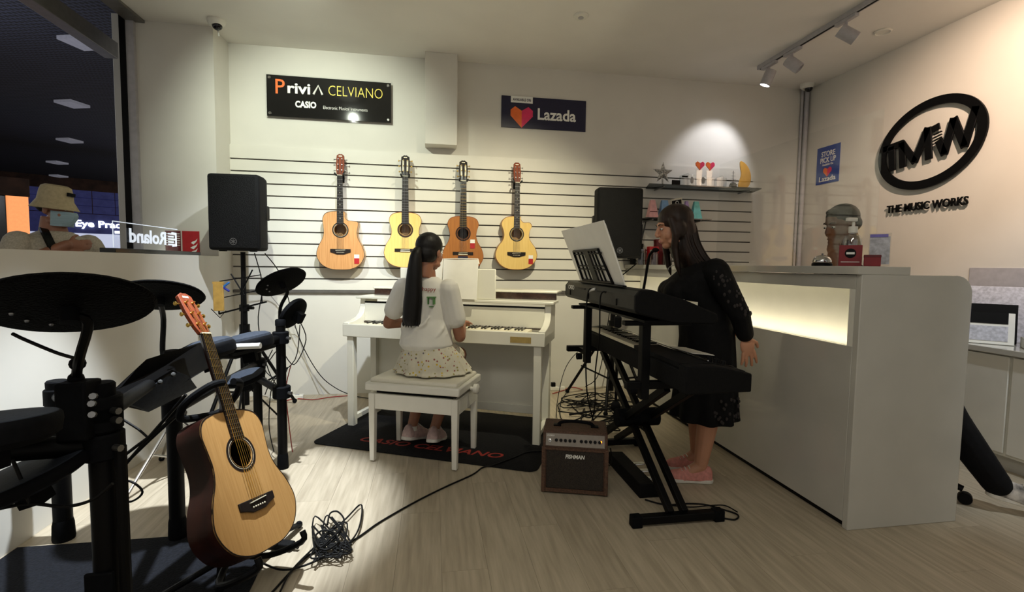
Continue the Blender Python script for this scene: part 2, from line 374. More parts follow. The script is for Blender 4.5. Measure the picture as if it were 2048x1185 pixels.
# mall outside the shop
A = math.radians(33)
ML = Matrix.Translation((-2.4, 4.2, 0)) @ Matrix.Rotation(A, 4, 'Z')     # local y runs down the mall
mc = struct(MB().box(-5, -6, 3.62, 2.4, 22, 3.7, ML).build('ceiling_mall', 'mallceil'))
struct(MB().box(-6, -7, -.05, 2.4, 22, -.03, ML).build('floor_mall', 'mallfloor'))
struct(MB().box(-6, 15, 0, 4, 15.2, 3.7, ML).build('wall_mall_far', 'mallwall'))
struct(MB().box(-3.2, 7, 0, -3.0, 22, 3.7, ML).build('wall_mall_side', 'mallwall'))
for k, (px_, py_, dd) in enumerate([(165, 88, 5.4), (145, 220, 7.55), (140, 291, 9.9), (115, 335, 12.2), (118, 366, 14.2)]):
    p = W(px_, py_, dd); o = tag(MB().box(-.15, -.15, -.02, .15, .15, .02, Matrix.Rotation(A+.7, 4, 'Z')).build('ceiling_light', 'mallpanel'),
        ['square light panel on the dark mall ceiling, nearest the white pillar', 'second square panel light on the dark mall ceiling', 'third square panel light on the dark mall ceiling', 'fourth square panel light on the dark mall ceiling', 'farthest square panel light, just over the bucket hat'][k], 'ceiling light', 'mall ceiling lights')
    o.location = (p.x, p.y, 3.6)
# long pale bulkhead of the shopfront and white pillar beyond
b0, b1 = W(60, -14, 3.0), W(240, 100, 5.3)
tag(MB().bar((-2.62, 2.2, 2.98), (-2.62, 4.62, 2.92), .10, .13).build('shopfront_bulkhead', 'alum', bevel=.004), 'long pale grey bulkhead bar under the dark mall ceiling', 'bulkhead')
MB().box(-2.97, 5.25, 0, -2.66, 5.65, 3.5).build('wall_pillar', 'wall', bevel=.004)['kind'] = 'structure'
# far shop with lit sign, orange column with its glow put into the material
far = thing('optical_shop', 'distant optician shopfront with glowing white sign and blue tiles', 'shopfront', W(190, 515, 11), math.radians(32))
far.location.z = 0
pz = lambda y: 1.2+(520-y)/FOC*11
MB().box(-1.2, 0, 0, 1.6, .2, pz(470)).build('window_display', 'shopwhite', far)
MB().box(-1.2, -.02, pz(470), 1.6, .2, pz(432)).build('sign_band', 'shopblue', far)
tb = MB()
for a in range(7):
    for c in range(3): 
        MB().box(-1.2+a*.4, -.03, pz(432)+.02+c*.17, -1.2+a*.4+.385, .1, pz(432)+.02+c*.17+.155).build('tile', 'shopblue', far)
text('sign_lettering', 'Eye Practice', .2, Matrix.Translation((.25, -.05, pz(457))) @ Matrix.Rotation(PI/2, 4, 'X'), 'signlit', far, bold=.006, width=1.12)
text('sign_lettering', 'optics', .09, Matrix.Translation((.5, -.05, pz(468))) @ Matrix.Rotation(PI/2, 4, 'X'), 'signlit', far, bold=.003) if False else MB().box(.36, -.05, pz(468), .62, -.03, pz(463)).build('sign_pill', 'signlit', far)
ol = thing('orange_column', 'orange column with an added glow in the mall behind the bucket hat person', 'column', (0, 0, 0))
c0 = W(8, 515, 8); c1 = W(52, 515, 8)
ol.location = ((c0.x+c1.x)/2, (c0.y+c1.y)/2, 0); ol.rotation_euler = (0, 0, math.radians(36))
MB().box(-.07, -.12, 0, .19, .12, 2.38).build('panel', 'orangeglow', ol, bevel=.03)
MB().box(-.6, -.13, 0, -.07, .1, 2.2).build('screen', 'blackgloss', ol, bevel=.01)
MB().box(-.62, -.14, 2.2, .21, .14, 2.5).build('header', 'mallwall', ol, bevel=.01)
# ---------------------------------------------------------------- signs
RX = Matrix.Rotation(PI/2, 4, 'X')            # text plane (x right, y up) stood up to face the viewer (-Y)
def T(x, y, z): return Matrix.Translation((x, y, z))
def heart(w):                                  # folded ribbon heart outline, width w
    p = [(0, -.46), (.5, .05), (.5, .3), (.3, .46), (0, .28), (-.3, .46), (-.5, .3), (-.5, .05)]
    return [(a*w, b*w) for a, b in p]
def heartparts(parent, M, w, t=.002):
    h = heart(w)
    MB().prism([h[0], h[1], h[2], h[3], h[4]], 0, t, M).build('heart_half', 'magenta', parent)
    MB().prism([h[0], h[4], h[5], h[6], h[7]], 0, t, M).build('heart_half', 'orange', parent)
s = thing('wall_sign', 'black acrylic sign with orange, white and yellow lettering on the back wall', 'sign', (-.877, YB-.02, 2.61))
MB().box(-.527, -.012, -.185, .527, -.004, .185).build('clear_backing', 'acrylic', s)
MB().box(-.515, -.020, -.172, .515, -.012, .172).build('face', 'signblack', s, bevel=.001)
st = MB().lathe([(.012, 0), (.012, .006), (.008, .009)], 12).mesh('standoff'); st.materials.append(MATS['chrome'])
for a in (-1, 1):
    for b in (-1, 1):
        o = link('standoff', st, 'chrome', s); o.location = (a*.49, -.019, b*.148); o.rotation_euler = (PI/2, 0, 0)
    
text('letter', 'P', .175, T(-.41, -.021, .018) @ RX, 'orange', s, bold=.001, width=.075)
text('lettering', 'rivi', .125, T(-.255, -.021, .03) @ RX, 'whitetxt', s, bold=.003, width=.185)
MB().tube([(-.135, -.022, .03), (-.095, -.022, .105), (-.062, -.022, .03)], .009, 6).build('letter', 'whitetxt', s)
text('lettering', 'CELVIANO', .125, T(.215, -.021, .03) @ RX, 'yellowtxt', s, width=.455, bold=-.0018)
text('lettering', 'CASIO', .072, T(-.2, -.021, -.085) @ RX, 'whitetxt', s, bold=.003, width=.172)
text('lettering', 'Electronic Musical Instruments', .04, T(.128, -.021, -.088) @ RX, 'whitetxt', s, width=.37, bold=-.0004)
s = thing('wall_sign', 'navy wall sign with a red heart and white lettering', 'sign', (1.033, YB, 2.612))
MB().box(-.405, -.012, -.143, .405, 0, .143).build('face', 'navy', s, bevel=.001)
MB().box(-.318, -.014, .085, -.112, -.011, .143).build('tab', 'whitetxt', s)
text('lettering', 'AVAILABLE ON', .034, T(-.215, -.0145, .101) @ RX, 'navy', s, width=.17, bold=.0006)
heartparts(s, T(-.215, -.012, -.045) @ RX, .21)
text('lettering', 'Lazada', .145, T(.118, -.013, -.055) @ RX, 'whitetxt', s, width=.37, bold=.003)
RW = Matrix.Rotation(-PI/2, 4, 'Z') @ RX       # faces -X, for the right wall (text x runs towards the viewer)
s = thing('poster', 'blue STORE PICK UP poster on the right wall near the corner', 'poster', (XR, 4.235, 2.21))
MB().box(-.004, -.138, -.18, 0, .138, .18).build('sheet', 'blue', s)
text('lettering', 'STORE', .07, T(-.0045, 0, .085) @ RW, 'whitetxt', s, width=.165, bold=.001)
text('lettering', 'PICK UP', .07, T(-.0045, 0, .025) @ RW, 'whitetxt', s, width=.185, bold=.001)
text('lettering', 'Available On', .03, T(-.0045, 0, -.005) @ RW, 'whitetxt', s, width=.13)
heartparts(s, T(-.004, 0, -.07) @ RW, .1)
text('lettering', 'Lazada', .068, T(-.0045, 0, -.155) @ RW, 'whitetxt', s, width=.2, bold=.001)
# round logo of the shop: slanted ring with the letters TMW
s = thing('wall_logo', 'large black oval ring logo with three letters on the right wall', 'logo', (XR, 3.245, 2.172))
def E2(t, a, b, tilt):
    x, y = a*math.cos(t), b*math.sin(t); return (x*math.cos(tilt)-y*math.sin(tilt), x*math.sin(tilt)+y*math.cos(tilt))
n = 72; tl = math.radians(14); r0 = [E2(2*PI*k/n, .418, .335, tl) for k in range(n)]; r1 = [E2(2*PI*k/n, .352, .27, tl) for k in range(n)]
vs = [(x, y, z) for z in (.02, .034) for ring in (r0, r1) for x, y in ring]; fs = []
for k in range(n):
    j = (k+1) % n
    fs += [(k, j, n+j, n+k), (2*n+k, 3*n+k, 3*n+j, 2*n+j), (k, 2*n+k, 2*n+j, j), (n+k, n+j, 3*n+j, 3*n+k)]
MB().add(vs, fs, RW).build('ring', 'black', s)
def stroke(pts, w):
    m = MB()
    for (a, b), (c, d) in zip(pts, pts[1:]):
        L = math.hypot(c-a, d-b); ux, uy = (c-a)/L, (d-b)/L; nx, ny = -uy*w/2, ux*w/2; e = w*.18
        m.prism([(a-ux*e+nx, b-uy*e+ny), (a-ux*e-nx, b-uy*e-ny), (c+ux*e-nx, d+uy*e-ny), (c+ux*e+nx, d+uy*e+ny)], .022, .034, RW @ Matrix.Rotation(math.radians(6), 4, 'Z'))
    return m
lw = .058
m = stroke([(-.36, .075), (-.20, .075)], lw*.95); k = stroke([(-.295, .07), (-.295, -.115)], lw); m.v, m.f = (m.v+k.v, m.f+[tuple(i+len(m.v) for i in f) for f in k.f]); m.build('letter', 'black', s, bevel=.004)
stroke([(-.205, -.115), (-.205, .075), (-.105, -.105), (.005, .115), (.005, -.115)], lw).build('letter', 'black', s, bevel=.004)
stroke([(.065, .115), (.07, .085)], lw).build('letter_cap', 'black', s, bevel=.004)
for q in range(3): stroke([(.05, .05-q*.022), (.105, .058-q*.022)], .008).build('letter_thread', 'black', s)
stroke([(.085, -.01), (.12, -.115), (.195, .115), (.26, -.105), (.345, .14)], lw).build('letter', 'black', s, bevel=.004)
text('lettering', 'THE MUSIC WORKS', .085, T(-.02, .0, -.50) @ RW, 'black', s, ext=.005, bold=.0015, width=.63)
# ---------------------------------------------------------------- fire sign and clear maker sign on the ledge
s = thing('fire_sign', 'red fire safety sign with white flames on the return wall', 'sign', (-1.90, YB-.29, 1.335))
MB().box(-.062, -.006, -.095, .062, 0, .095).build('plate', 'red', s)
for q in range(3):
    M = T(.02, -.0075, -.03+.0) @ RX
    z = -.045+q*.038
    MB().prism([(-.03+.006*q, z), (.0, z-.012), (.022, z+.012), (.03, z+.036), (.016, z+.02), (-.006, z+.012)], 0, .0015, M).build('flame', 'whitetxt', s)
s = thing('fire_sign', 'narrow dark red sign strip behind the clear sign end on the return wall', 'sign', (-2.03, YB-.29, 1.335))
MB().box(-.055, -.004, -.095, .055, 0, .095).build('plate', 'darkred', s)
for q in range(6): MB().box(-.05, -.0055, .068-q*.018, .05, -.004, .075-q*.018).build('stripe', 'whitetxt', s)
s = thing('desk_sign', 'clear acrylic sign with mirrored white lettering on a black base', 'sign', (-1.77, 3.44, 1.235))
MB().box(-.03, -.44, 0, .05, .56, .026).build('base', 'blackgloss', s, bevel=.003)
MB().box(-.004, -.37, .026, .004, .33, .178).build('plate', 'acrylic', s, bevel=.001)
MB().tube([(0, -.37, .03), (0, -.37, .178), (0, .33, .178)], .0025, 6).build('glowing_edge', 'edgelit', s)
text('lettering', 'Roland', .115, T(.006, -.03, .068) @ Matrix.Rotation(PI/2, 4, 'Z') @ RX @ Matrix.Scale(-1, 4, (1, 0, 0)), 'edgelit', s, width=.40, bold=.003)
for q in range(5): MB().box(.003, .2, .065+q*.018, .006, .29-.02*(q % 2), .074+q*.018).build('logo_bar', 'edgelit', s)
MB().tube([(.005, .255, .06), (.005, .3, .06), (.005, .3, .15), (.005, .25, .15)], .005, 6).build('logo_bar', 'edgelit', s)
# ---------------------------------------------------------------- ceiling fittings
t = thing('track_light', 'white ceiling track with three adjustable spot heads', 'track light', (2.93, 0, ZC))
MB().box(-.018, .8, -.035, .018, 4.12, 0).build('track', 'conduit', t)
MB().box(-.006, .8, -.038, .006, 4.10, -.034).build('slot', 'black', t)
def head(y, aim, lit):
    MB().box(-.017, y-.09, -.06, .017, y+.09, -.036).build('adapter', 'conduit', t, bevel=.003)
    h = V((0, y, -.14)); M = axisM(h, aim)
    MB().cyl((0, y, -.06), (0, y, -.12), .009, 8).build('stem', 'conduit', t)
    b = MB().lathe([(.0, -.05), (.043, -.05), (.045, -.045), (.045, .078), (.043, .08), (.04, .08), (.038, .06), (0, .06)], 24, M).build('spot_head', 'conduit', t)
    MB().lathe([(0, .061), (.037, .061), (.037, .064), (0, .066)], 20, M).build('lens', 'lamp_on' if lit else 'conduit', b)
head(3.98, (-.25, .25, -.9), True); head(3.70, (.5, -.4, -.6), False); head(3.17, (.7, -.35, -.55), False)
def dome(loc, label, tilt):
    d = thing('dome_camera', label, 'security camera', loc, tilt)
    MB().lathe([(0, 0), (.062, 0), (.062, -.02), (.055, -.035), (.045, -.045), (.0, -.045)], 28).build('housing', 'white', d)
    MB().ell((.01, -.012, -.045), (.036, .036, .034)).build('lens_dome', 'dome', d)
    return d
dc = dome((-1.63, 4.15, ZC), 'white dome camera on the ceiling near the left pier', 0); MB().tube([(0, .03, -.06), (0, .04, -.1)], .006, 8).build('camera_plug', 'white', dc)
dome((3.68, 4.42, ZC), 'white dome camera in the ceiling corner above the grey conduit', 0)
s = thing('smoke_detector', 'small round white smoke detector on the ceiling', 'smoke detector', (1.073, 3.56, ZC))
MB().lathe([(0, 0), (.055, 0), (.055, -.008), (.05, -.014), (.0, -.016)], 28).build('body', 'white', s)
MB().lathe([(.02, -.015), (.02, -.02), (0, -.021)], 16).build('sensor', 'conduit', s)
tag(MB().lathe([(.0, 0), (.06, 0), (.06, -.006), (.05, -.012), (.047, -.004), (0, -.004)], 28, T(3.42, 3.35, ZC)).build('downlight_ring', 'white'), 'thin round recessed downlight ring on the ceiling by the track', 'downlight')
tag(MB().cyl((3.765, 4.515, 1.0), (3.765, 4.515, ZC-.03), .022, 12).cyl((3.725, 4.53, 1.0), (3.725, 4.53, ZC), .012, 10).build('conduit_pipe', 'conduit'), 'grey conduit pipe running down the back right corner', 'pipe')
# ---------------------------------------------------------------- reception counter
CX, CY = 1.88, 1.87
c = thing('reception_counter', 'long white reception counter with a glowing front recess', 'counter', (0, 0, 0))
MB().box(CX+.02, CY+.02, 0, CX+.05, 4.3, .03).build('plinth', 'black', c)  # black strip stands in for the toe-kick shadow
MB().box(CX, CY+.03, .03, CX+.04, YB-.03, .847).build('lower_panel', 'whitegloss', c, bevel=.002)
MB().box(CX, CY+.03, 1.108, CX+.04, YB-.03, 1.172).build('upper_rail', 'whitegloss', c, bevel=.002)
MB().box(CX+.15, CY+.06, .80, CX+.17, YB-.03, 1.15).build('recess_back', 'white', c)
MB().box(CX+.04, CY+.03, .80, CX+.15, YB-.03, .82).build('recess_floor', 'white', c)
MB().box(CX+.04, CY+.03, 1.13, CX+.15, YB-.03, 1.15).build('recess_ceiling', 'white', c)
MB().box(CX+.06, CY+.06, .82, CX+.085, YB-.05, .828).build('led_strip', 'led', c)
MB().box(CX, CY+.03, .847, CX+.15, CY+.06, 1.108).build('recess_end', 'white', c)
# end panel with a rounded upper corner
pl = [(CX-.0, 0), (2.475, 0)] + [(2.475-.09+.09*math.cos(a), 1.175-.09+.09*math.sin(a)) for a in [PI/2*k/8 for k in range(9)]] + [(CX-.0, 1.175)]
MB().prism(pl, 0, .03, T(0, CY+.03, 0) @ RX).build('end_panel', 'whitegloss', c, bevel=.003)
MB().box(CX-.02, CY, 1.175, 2.13, YB-.03, 1.212).build('top_ledge', 'whitegloss', c, bevel=.002)
# low cabinet along the right wall
c = thing('low_cabinet', 'low white cabinet along the right wall behind the counter', 'cabinet', (0, 0, 0))
MB().box(3.38, .9, .09, XR-.003, 3.7, .70).build('body', 'white', c, bevel=.002)
MB().box(3.35, .88, .70, XR-.003, 3.72, .735).build('top', 'whitegloss', c, bevel=.003)
MB().box(3.42, .9, 0, XR-.003, 3.7, .09).build('plinth', 'whitegloss', c)
for k in range(4): MB().box(3.365, .92+k*.7, .11, 3.38, 1.6+k*.7, .69).build('door', 'white', c, bevel=.002)
# brochures and folders on the cabinet
def place(name, mat, lo, hi, label, cat, loc, rz=0, rx=0, bevel=.002, extra=None):
    o = thing(name, label, cat, loc, rz)
    o.rotation_euler = (rx, 0, rz)
    MB().box(*lo, *hi).build('cover', mat, o, bevel=bevel)
    if extra: extra(o)
    return o
def brochure(o): 
    MB().box(-.1, -.013, .02, .1, -.0105, .115).build('picture', 'newsprint', o)
    MB().box(-.1, -.013, .13, .1, -.0105, .2).build('picture', 'black', o)
place('brochure', 'paper', (-.13, -.01, 0), (.13, .0, .20), 'white brochure with a pale printed picture at the front of the cabinet top', 'brochure', (3.47, 2.53, .736), math.radians(-48), -.2, extra=brochure).get('label')
place('picture_book', 'black', (-.14, -.01, 0), (.14, .01, .25), 'dark picture book standing behind the white brochure', 'book', (3.55, 2.585, .736), math.radians(-48), -.15)
place('newspaper_board', 'newsprint', (-.2, -.006, 0), (.2, .006, .36), 'pale printed board with lines of text against the right wall', 'board', (3.70, 2.63, .736), math.radians(-66), -.1)
place('ring_folder', 'black', (-.02, -.12, 0), (.02, .12, .36), 'black ring folder standing at the left of the brochures', 'folder', (3.52, 2.86, .736), math.radians(20))
place('small_box', 'lavender', (-.1, -.07, 0), (.1, .07, .16), 'lavender box at the right frame edge on the cabinet', 'box', (3.62, 2.27, .80), math.radians(-48))
place('paper_tray', 'white', (-.13, -.1, 0), (.13, .1, .06), 'white paper tray under the lavender box on the cabinet', 'tray', (3.60, 2.26, .736), math.radians(-48))
tag(MB().box(-.006, -.3, 0, 0, .3, .2, T(XR, 2.6, 1.02)).build('wall_panel', 'conduit', bevel=.002), 'pale grey panel on the right wall above the brochures', 'panel')
# ---------------------------------------------------------------- things on the counter
ZT = 1.2125
s = thing('service_bell', 'chrome service bell on the counter top', 'bell', (1.97, 2.20, ZT))
MB().lathe([(0, 0), (.046, 0), (.046, .012), (.04, .018), (0, .018)], 28).build('base', 'black', s)
MB().lathe([(.042, .02), (.042, .028), (.036, .042), (.022, .052), (0, .056)], 28).build('dome', 'chrome', s)
MB().cyl((0, 0, .054), (0, 0, .064), .005, 8).build('button', 'steel', s)
s = thing('card_holder', 'red card stand with a black round emblem on the counter', 'card stand', (1.93, 1.99, ZT), math.radians(-44))
MB().box(-.045, -.004, 0, .045, .004, .098).box(-.045, .004, 0, .045, .04, .006).build('card', 'cardred', s, bevel=.001)
MB().lathe([(0, 0), (.022, 0), (.022, .002), (0, .002)], 24, T(0, -.0045, .06) @ RX).build('emblem', 'black', s)
MB().box(-.016, -.0075, .055, .016, -.0068, .065).build('emblem_mark', 'whitetxt', s)
MB().box(-.036, -.0052, .018, .036, -.0045, .021).build('print_line', 'whitetxt', s)
s = thing('card_box', 'small plain red box beside the red card stand', 'box', (1.968, 1.912, ZT), math.radians(-44))
MB().box(-.03, -.02, 0, .032, .02, .05).build('body', 'cardred', s, bevel=.002); MB().box(-.031, -.021, .04, .033, .021, .0515).build('lid', 'darkred', s, bevel=.002)
s = thing('sanitizer_bottle', 'clear hand sanitizer pump bottle behind the red card', 'bottle', (1.995, 2.05, ZT))
MB().lathe([(0, 0), (.036, 0), (.038, .005), (.038, .125), (.03, .145), (.014, .155), (.014, .165), (0, .165)], 24).build('bottle', 'crystal', s)
MB().lathe([(0, .16), (.019, .16), (.019, .19), (.006, .192), (.006, .215), (0, .215)], 18).build('collar', 'white', s)
MB().box(-.035, -.011, .213, .014, .011, .232).build('pump_head', 'white', s, bevel=.004)
s = thing('leaflet_holder', 'clear acrylic A-frame leaflet holder at the counter end', 'leaflet holder', (2.04, 1.945, ZT), math.radians(-44))
MB().add([(-.042, 0, 0), (.042, 0, 0), (.042, .03, .155), (-.042, .03, .155), (-.042, .003, 0), (.042, .003, 0), (.042, .033, .155), (-.042, .033, .155)], [(0, 1, 2, 3), (4, 7, 6, 5), (0, 4, 5, 1), (3, 2, 6, 7), (0, 3, 7, 4), (1, 5, 6, 2)]).build('front_sheet', 'acrylic', s)
MB().add([(-.042, .058, 0), (.042, .058, 0), (.042, .03, .155), (-.042, .03, .155), (-.042, .061, 0), (.042, .061, 0), (.042, .033, .155), (-.042, .033, .155)], [(0, 1, 2, 3), (4, 7, 6, 5), (0, 4, 5, 1), (3, 2, 6, 7), (0, 3, 7, 4), (1, 5, 6, 2)]).build('rear_sheet', 'acrylic', s)
MB().add([(-.038, .006, .01), (.038, .006, .01), (.038, .029, .14), (-.038, .029, .14), (-.038, .01, .01), (.038, .01, .01), (.038, .031, .14), (-.038, .031, .14)], [(0, 1, 2, 3), (4, 7, 6, 5), (0, 4, 5, 1), (3, 2, 6, 7), (0, 3, 7, 4), (1, 5, 6, 2)]).build('leaflet', 'newsprint', s)
MB().box(-.038, .024, .137, .03, .030, .15).build('blue_stripe', 'lavender', s)
s = thing('sneeze_screen', 'tall clear acrylic screen standing on the counter', 'screen', (2.115, 2.17, ZT))
MB().box(-.003, -.13, 0, .003, 1.2, .75).build('sheet', 'acrylic', s); MB().box(-.012, -.13, 0, .012, -.125, .06).build('foot', 'acrylic', s); MB().box(-.012, 1.195, 0, .012, 1.2, .06).build('foot', 'acrylic', s)
# far end of the counter: drumsticks, boxes, jars
def jar(x, y, r, h, label, m):
    j = thing('glass_jar', label, 'jar', (x, y, ZT))
    MB().lathe([(0, 0), (r, 0), (r, h*.85), (r*.85, h*.92), (r*.85, h), (0, h)], 20).build('jar_body', m, j); MB().lathe([(0, h), (r*.9, h), (r*.9, h+.015), (0, h+.015)], 20).build('lid', 'steel', j)
jar(1.93, 4.30, .05, .13, 'glass jar at the left end of the counter by the speaker', 'jar'); jar(1.99, 4.16, .04, .12, 'small dark glass jar next to the red boxes', 'jar'); jar(2.14, 4.2, .045, .12, 'glass jar half hidden behind the gooseneck microphone', 'jar')
for k, (x, y, h, m, lab) in enumerate([(2.03, 4.27, .17, 'red', 'taller red carton on the far end of the counter'), (2.11, 4.3, .24, 'darkred', 'narrow dark red carton behind the red carton')]):
    b = thing('red_carton', lab, 'box', (x, y, ZT)); MB().box(-.045, -.03, 0, .045, .03, h).build('body', m, b, bevel=.002); MB().box(-.046, -.031, h-.03, .046, .031, h).build('flap', m, b, bevel=.002)
p = thing('stick_bucket', 'black holder for drumsticks on the far counter end', 'holder', (1.945, 4.44, ZT)); MB().lathe([(0, 0), (.06, 0), (.06, .2), (.055, .2), (.055, .01), (0, .01)], 20).build('bucket', 'black', p); MB().ring(.0602, .064, .03, 24, T(0, 0, .17)).build('rim', 'black', p)
for k in range(6):
    a = math.radians(36+72*k); bc = V((1.945, 4.44, ZT)); bot = bc+V((.033*math.cos(a), .033*math.sin(a), .012)); top = bc+V((.05*math.cos(a), .045*math.sin(a), .42-.01*k))
    if k == 5: bot = bc+V((.0, 0, .026)); top = bc+V((.085, 0, .41))
    d = tag(MB().tube([bot, bot.lerp(top, .9), top], [.008, .008, .005], 8).ell(top, .006, n=8).build('drumstick', 'beige' if k < 3 else 'blackgloss', smooth=60), ['pale drumstick farthest left in the black holder', 'pale drumstick second in the black holder', 'pale drumstick third in the black holder', 'black drumstick upright in the holder', 'second black drumstick upright in the holder', 'black drumstick leaning right out of the holder'][k], 'drumstick', 'drumsticks in the holder')
# ---------------------------------------------------------------- award shelf
s = thing('glass_shelf', 'long grey glass shelf holding crystal awards', 'shelf', (0, 0, 1.955))
MB().add([(1.98, 4.28, 0), (3.13, 4.28, 0), (3.2, YB-.022, 0), (2.06, YB-.022, 0), (1.98, 4.28, .01), (3.13, 4.28, .01), (3.2, YB-.022, .01), (2.06, YB-.022, .01)], [(0, 3, 2, 1), (4, 5, 6, 7), (0, 1, 5, 4), (1, 2, 6, 5), (2, 3, 7, 6), (3, 0, 4, 7)]).build('pane', 'glassshelf', s)
for x in (2.15, 3.05): MB().bar((x, YB-.024, -.012), (x, 4.33, -.006), .012, .012).build('bracket', 'steel', s)
ZS = 1.966
def star(ro, ri): return [((ro if k % 2 == 0 else ri)*math.sin(PI*k/5), (ro if k % 2 == 0 else ri)*math.cos(PI*k/5)) for k in range(10)]
p = thing('star_ornament', 'silver glitter star standing on the glass shelf', 'ornament', (2.15, 4.36, ZS))
M = T(0, 0, .115) @ RX; so = star(.105, .042); m = MB()
vs = [(x, y, 0) for x, y in so]+[(0, 0, .022), (0, 0, -.022)]; m.add(vs, [(k, (k+1) % 10, 10) for k in range(10)]+[((k+1) % 10, k, 11) for k in range(10)], M); m.build('star', 'silverglitter', p, smooth=0)
MB().cyl((0, 0, 0), (0, 0, .06), .008, 10).build('stem', 'silverglitter', p)
p = place('name_card', 'black', (-.042, -.004, 0), (.042, .004, .048), 'small black card beside the silver star', 'card', (2.27, 4.33, ZS))
cr = [(2.37, .055, .125, 'clear slanted crystal award next to the black card'), (2.455, .05, .115, 'crystal block award with a grey etched figure'), (2.56, .055, .11, 'clear oval-etched crystal award in the middle of the shelf'), (2.66, .045, .10, 'low clear crystal award right of the middle'), (2.735, .05, .115, 'clear square crystal award near the sail ornament'), (2.80, .03, .10, 'thin clear crystal award left of the sail ornament')]
for k, (x, w, h, lab) in enumerate(cr):
    p = thing('crystal_award', lab, 'award', (x, 4.37+.02*(k % 2), ZS))
    MB().prism([(-w*.7, 0), (w*.7, 0), (w*.7, h), (-w*.7, h*(.8 if k % 2 == 0 else 1))], -.018, .018, RX).build('block', 'crystal', p, bevel=.004)
    MB().box(-w*.75, -.024, 0, w*.75, .024, .012).build('foot', 'black' if k in (2, 3) else 'crystal', p, bevel=.002)
    if k in (1, 2): MB().ell((0, -.0185, h*.55), (w*.35, .001, h*.3)).build('etching', 'steel', p)
    if k == 0: MB().box(-.03, -.0195, h*.66, .03, -.0185, h*.78).build('etching', 'black', p)
for k, x in enumerate((2.49, 2.595)):
    p = thing('heart_award', ['left of two red heart awards on the shelf', 'right of two red heart awards on the shelf'][k], 'award', (x, 4.31, ZS), 0, 'heart awards')
    MB().prism([(-.022, 0), (.022, 0), (.03, .15), (-.03, .15)], -.006, .006, RX).build('stand', 'crystal', p)
    heartparts(p, T(0, -.007, .185) @ RX, .088, .008)
p = thing('sail_award', 'amber leaf-shaped sail award at the right end of the shelf', 'award', (2.98, 4.36, ZS))
lf = [V(q) for q in [(-.045, 0, 0), (.05, 0, 0), (.085, .07, 0), (.075, .15, 0), (.03, .22, 0), (-.03, .25, 0), (-.035, .2, 0), (-.02, .12, 0)]]
MB().prism([(q.x, q.y) for q in spline(lf, 4, True)], -.006, .006, T(0, 0, .012) @ RX).build('sail', 'amberacrylic', p, bevel=.002)
MB().box(-.07, -.03, 0, .07, .03, .012).build('foot', 'crystal', p, bevel=.002)
p = thing('ship_ornament', 'thin wire ship ornament beside the amber sail award', 'ornament', (2.885, 4.37, ZS))
m = MB().tube([(0, 0, .01), (0, 0, .17)], .003, 6).tube([(-.03, 0, .04), (.0, 0, .02), (.045, 0, .04)], .005, 6); m.build('hull', 'darkbrown', p)
for q in range(4): MB().tube([(-.03+.006*q, 0, .06+.03*q), (.035-.006*q, 0, .06+.03*q)], .002, 6).build('yard', 'steel', p)
p = thing('round_award', 'small dark domed crystal at the right part of the shelf', 'award', (2.845, 4.31, ZS)); MB().lathe([(.035, 0), (.034, .02), (.024, .04), (0, .052)], 20).build('dome', 'jar', p); MB().lathe([(.04, 0), (.04, .006), (0, .006)], 20).build('foot', 'black', p)
# lower small shelf with wedge boxes
s = thing('glass_shelf', 'short dark glass shelf under the award shelf with pastel stands', 'shelf', (0, 0, 1.645))
MB().box(1.97, 4.28, 0, 2.62, YB-.022, .01).build('pane', 'glassshelf', s)
for x in (2.05, 2.54): MB().bar((x, YB-.024, -.012), (x, 4.33, -.006), .012, .012).build('bracket', 'steel', s)
for k, (x, w, wt, h, m, lab) in enumerate([(2.055, .05, .022, .17, 'pastelpink', 'pale pink tapered stand on the short shelf'), (2.175, .05, .03, .17, 'pastelblue', 'blue tapered stand next to the pink one'), (2.40, .035, .012, .17, 'pastelpurple', 'purple tapered stand between cream card and teal stand'), (2.50, .05, .022, .17, 'teal', 'teal tapered stand at the right of the short shelf')]):
    p = thing('tapered_stand', lab, 'display stand', (x, 4.36, 1.6555), 0)
    vs = [(-w, -.04, 0), (w, -.04, 0), (w, .04, 0), (-w, .04, 0), (-wt, -.012, h), (wt, -.012, h), (wt, .012, h), (-wt, .012, h)]
    MB().add(vs, [(0, 3, 2, 1), (4, 5, 6, 7), (0, 1, 5, 4), (1, 2, 6, 5), (2, 3, 7, 6), (3, 0, 4, 7)]).build('body', m, p, bevel=.002)
    MB().box(-w, -.045, 0, w, .04, .004).build('foot', m, p)
    if k == 0: MB().box(-w*.72, -.033, .055, w*.72, -.028, .063).build('ribbon', 'darkred', p)
p = thing('notice_card', 'cream card with a black logo band on the short shelf', 'card', (2.295, 4.33, 1.6555), 0)
MB().add([(-.058, -.004, 0), (.058, -.004, 0), (.058, .03, .205), (-.058, .03, .18), (-.058, .0, 0), (.058, .0, 0), (.058, .034, .205), (-.058, .034, .18)], [(0, 1, 2, 3), (4, 7, 6, 5), (0, 4, 5, 1), (3, 2, 6, 7), (0, 3, 7, 4), (1, 5, 6, 2)]).build('sheet', 'creamcard', p)
MB().add([(-.048, .015, .12), (.048, .012, .135), (.048, .024, .185), (-.048, .024, .165)], [(0, 1, 2, 3)]).build('logo_band', 'black', p)
MB().ring(.012, .016, .002, 20, T(0, .013, .151) @ RX).build('logo_ring', 'whitetxt', p)
